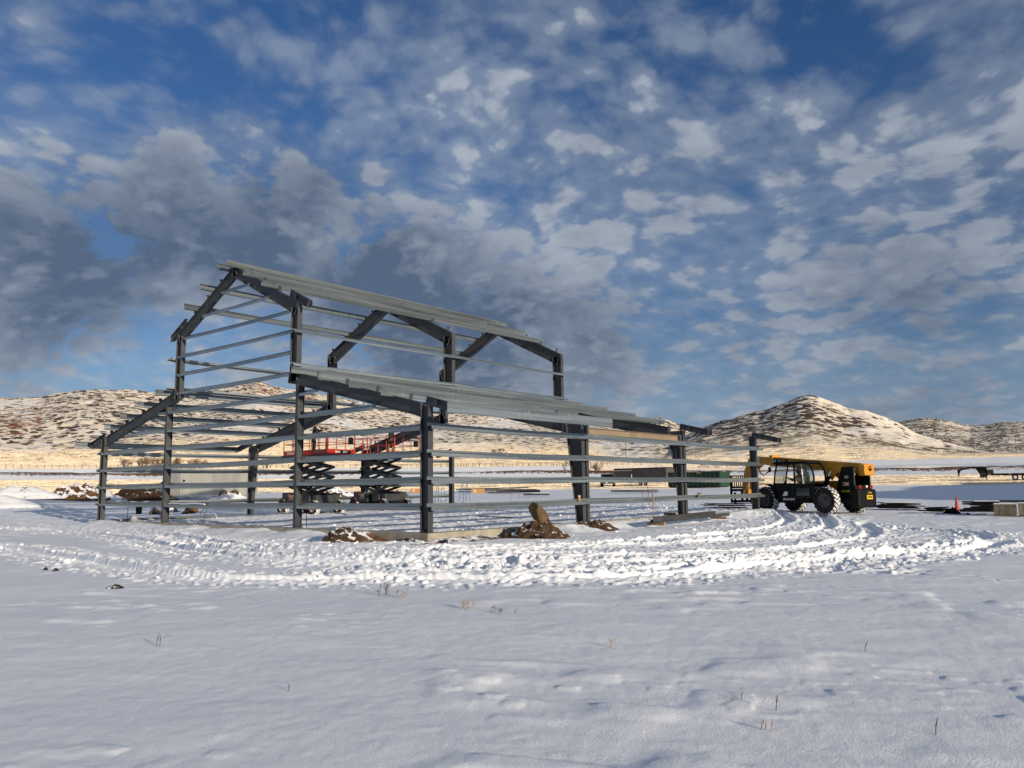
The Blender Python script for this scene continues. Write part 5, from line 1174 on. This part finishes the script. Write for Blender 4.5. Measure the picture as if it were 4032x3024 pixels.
# ---- leafless bushes and trees
M_TWIG = simple('bare_twigs', (.20, .125, .075), (.13, .085, .055), .8, .9); M_BARK = simple('bark', (.09, .065, .05), (.06, .045, .035), 2, .9)
def bare_tree(name, x, y, h, wd, seed, stems, label, cat, group, twigm=M_TWIG, dens=1.0):
    r_ = random.Random(seed); t = thing(name, label, cat, (x, y, zfar(x, y)), 0, group); tb = MB(); tw = MB()
    def seg(p, d, L, rad, depth):
        q = p+d*L; tgt = tb if depth < 2 else tw
        n_ = 5 if depth < 2 else 3; u = d.orthogonal().normalized(); v = d.cross(u)
        a = [p+(u*math.cos(6.283*k/n_)+v*math.sin(6.283*k/n_))*rad for k in range(n_)]; b_ = [q+(u*math.cos(6.283*k/n_)+v*math.sin(6.283*k/n_))*rad*.62 for k in range(n_)]
        tgt.add(a+b_, [(k, (k+1) % n_, n_+(k+1) % n_, n_+k) for k in range(n_)])
        if depth >= 4: return
        for _ in range(int((4 if depth else 4)*dens+r_.random())):
            nd = (d*.75+Vector((r_.gauss(0, .55), r_.gauss(0, .55), r_.gauss(.12, .38)))).normalized()
            seg(p+d*L*r_.uniform(.45, 1), nd, L*r_.uniform(.55, .8), rad*.60, depth+1)
    for k in range(stems):
        a = r_.uniform(0, 6.28); sp = wd/2*.45*(stems > 1)
        d = Vector((math.cos(a)*.35*(stems > 1), math.sin(a)*.35*(stems > 1), 1)).normalized()
        seg(Vector((math.cos(a)*sp*r_.random(), math.sin(a)*sp*r_.random(), -.1)), d, h*.34, h*.020, 0 if stems == 1 else 1)
    if tb.v: obj('trunk', tb, M_BARK, t)
    obj('branches', tw, twigm, t); return t
BG = 'leafless bushes along the field edge'
for k, (x, y, h, wd, st, lab) in enumerate(((-247.7, 103.2, 5.2, 6, 7, 'open leafless bush at the left end of the bush row'), (-245.8, 107.3, 5.8, 7, 9, 'dense brown bush second from the left in the bush row'), (-243.8, 111.4, 6.2, 8, 9, 'tallest dense bush in the middle of the left bush row'), (-241.4, 116.2, 6.0, 8, 9, 'broad brown bush just left of the second gable post'),
        (-234.4, 118.7, 5.2, 6, 7, 'leafless bush just right of the second gable post'), (-236.5, 122.6, 4.8, 6, 7, 'low leafless bush right of the second gable post bush'), (-229.1, 137.9, 4.6, 6, 6, 'small leafless bush left of the nearer scissor lift'), (-226.8, 141.4, 5.0, 6, 7, 'leafless bush just behind the nearer scissor lift arms'))):
    bare_tree('leafless_bush', x, y, h, wd, 100+k, st, lab, 'bush', BG, dens=1.0)
bare_tree('leafless_tree', -110.7, 157.2, 5.6, 5, 131, 1, 'small leafless tree left of the wide tapered column', 'tree', 'leafless trees behind the long side')
bare_tree('leafless_tree', -104.2, 161.7, 5.2, 6, 132, 4, 'bushy leafless tree just right of the wide tapered column', 'tree', 'leafless trees behind the long side')
M_JUN = simple('dark_juniper', (.045, .038, .022), (.075, .055, .03), 1, .95)
for k, (x, y, h, lab) in enumerate(((-297.4, 346.9, 4.6, 'dark bush on the golden slope, right one of a pair'), (-300.9, 343.9, 3.6, 'dark bush on the golden slope, left one of a pair'), (-17, 186, 2.0, 'dark bush on the far snow above the gooseneck trailer'))):
    bare_tree('dark_bush', x, y, h, 5, 150+k, 7, lab, 'bush', 'dark bushes scattered in the valley', M_JUN)
# ---- dry plants in the foreground
M_STRAW = simple('dry_stalk', (.30, .22, .14), (.42, .34, .24), 30, .8); M_DSTRAW = simple('dark_dry_stalk', (.08, .06, .05), (.16, .12, .09), 30, .8)
PL = [(14.17, -8.05, 1, .10, 'single pale stalk with a split tip, right foreground'), (14.17, -8.43, 1, .03, 'tiny dark stub just below the pale split stalk'), (15.25, -10.86, 1, .05, 'short dark stalk near the bottom right'), (15.26, -10.43, 1, .11, 'tall reddish stalk leaning right near the bottom right'),
      (14.44, -10.95, 4, .07, 'cluster of four pale stubs in the lower right foreground'), (14.04, -10.50, 4, .06, 'cluster of dark upright stubs left of the pale cluster'), (14.30, -10.47, 1, .12, 'thin bent straw beside the dark stubs'), (13.71, -9.71, 1, .04, 'lone dark stub above the clusters'), (14.89, -11.12, 2, .04, 'small forked twig between the clusters and the right stalks'),
      (8.53, -11.99, 2, .12, 'pale stalk with a long shadow in the left foreground'), (8.15, -11.65, 1, .06, 'small stub beside the left foreground stalk'), (5.75, -9.31, 4, .07, 'short row of straw stubs below the wheel track'), (7.45, -7.97, 9, .20, 'spindly dry weed just below the wheel track, left one'), (7.79, -7.98, 7, .12, 'low dry weed just below the wheel track, second'), (9.4, -8.3, 10, .13, 'spread of dry grass below the wheel track, third'), (9.9, -8.25, 6, .10, 'small dry grass tuft at the right of the weed row'), (12.2, -9.2, 3, .10, 'thin stalks beside the middle foreground'), (6.9, -13.2, 1, .09, 'thin leaning straw in the lower left foreground'), (11.1, -12.2, 1, .05, 'tiny straw tip in the bottom middle foreground'), (15.9, -9.2, 1, .05, 'tiny stub at the far right foreground')]
for k, (x, y, n, h, lab) in enumerate(PL):
    t = MB(); z = top_z(x, y); r_ = random.Random(200+k)
    for j in range(n):
        dx, dy = r_.gauss(0, .035 if n < 6 else .09), r_.gauss(0, .03 if n < 6 else .06); hh = h*r_.uniform(.5, 1.1); lx, ly = r_.gauss(0, .25)*hh, r_.gauss(0, .2)*hh
        t.tube([(dx, dy, -.03), (dx+lx*.5, dy+ly*.4, hh*.55), (dx+lx, dy+ly, hh)], [.0035, .003, .0015], 5)
        if n >= 6:
            for _ in range(3): t.tube([(dx+lx*.5, dy+ly*.4, hh*.5), (dx+lx+r_.gauss(0, .05), dy+ly+r_.gauss(0, .05), hh*r_.uniform(.7, 1.1))], [.0022, .0012], 4)
        elif hh > .05: t.tube([(dx+lx*.5, dy+ly*.4, hh*.55), (dx+lx+.004, dy+ly, hh*1.05)], [.006, .002], 5)
    o = obj('dry_stalk', t, M_STRAW if k % 3 else M_DSTRAW); o.location = (x, y, z); tag(o, lab, 'dry plant', 'dry stalks poking through the snow')
for x, y, rx, lab in ((-1.34, -9.46, .10, 'left one of two small dark earth crumbs in the left foreground'), (-.95, -9.42, .12, 'right one of two small dark earth crumbs in the left foreground'), (2.97, -9.96, .24, 'flat patch of dry grass and earth melting out in the left foreground'), (11.95, 3.2, .09, 'dark clod lying in the curved rut at the right'), (-2.6, -10.4, .10, 'pale grass tuft patch left of the dark crumbs')):
    mound('earth_crumb', lab, 'earth crumb', x, y, rx, rx*.5, .05, int(abs(x*7))+80, M_SOILD, 0, .9, zoff=top_z(x, y)-gz(x, y)-.01)
# ---- crumbs of broken snow thrown up by the wheels
N_ = 60000
cx_ = nrg.uniform(-30, 14, N_); cy_ = nrg.uniform(-9, 30, N_)
h_, M_, _b = fine_z(cx_, cy_); nd = polydist(cx_, cy_, T_NEAR)[0]; nd2 = polydist(cx_, cy_, T_MORE[2])[0]; nd3 = polydist(cx_, cy_, T_MORE[0])[0]
dc = np.hypot(cx_-CAM.x, cy_-CAM.y)
wgt = np.clip(M_*.09*(cx_ > -12)*sst(.40, .62, fbm(cx_, cy_, 1.6, 2, 301))+.20*((nd > .22) & (nd < .6))+.22*((nd2 > .25) & (nd2 < .8))+.10*((nd3 > .25) & (nd3 < .7)), 0, 1)
wgt *= ~((cx_ > -.3) & (cx_ < .2) & (cy_ > -.2)); keep = nrg.random(N_) < wgt
cx_, cy_, h_ = cx_[keep], cy_[keep], h_[keep]; cz_ = base_z(cx_, cy_)+h_
bm = bmesh.new(); bmesh.ops.create_icosphere(bm, subdivisions=1, radius=1); ic = np.array([v.co[:] for v in bm.verts]); icf = [[v.index for v in f.verts] for f in bm.faces]; bm.free()
vs = []; fs = []; n_ = len(cx_); S = nrg.gamma(2.0, .013, n_)+.012; S = np.minimum(S, .085)
allv = np.zeros((n_, 12, 3))
for k in range(12):
    j = nrg.uniform(.6, 1.25, n_); allv[:, k, 0] = cx_+ic[k, 0]*S*j*1.15; allv[:, k, 1] = cy_+ic[k, 1]*S*j*1.15; allv[:, k, 2] = cz_+S*.15+ic[k, 2]*S*j*.65
F = (np.array(icf)[None]+12*np.arange(n_)[:, None, None]).reshape(-1, 3)
me = bpy.data.meshes.new('snow_crumbs'); me.vertices.add(n_*12); me.vertices.foreach_set('co', allv.astype(np.float32).ravel()); me.loops.add(F.size); me.loops.foreach_set('vertex_index', F.astype(np.int32).ravel()); me.polygons.add(len(F)); me.polygons.foreach_set('loop_start', (np.arange(len(F))*3).astype(np.int32)); me.update(calc_edges=True)
o = bpy.data.objects.new('snow_crumbs', me); col.objects.link(o); me.materials.append(M_SNOW)
tag(o, 'small broken crumbs of snow thrown up along the wheel tracks', 'snow crumbs', None, 'stuff')
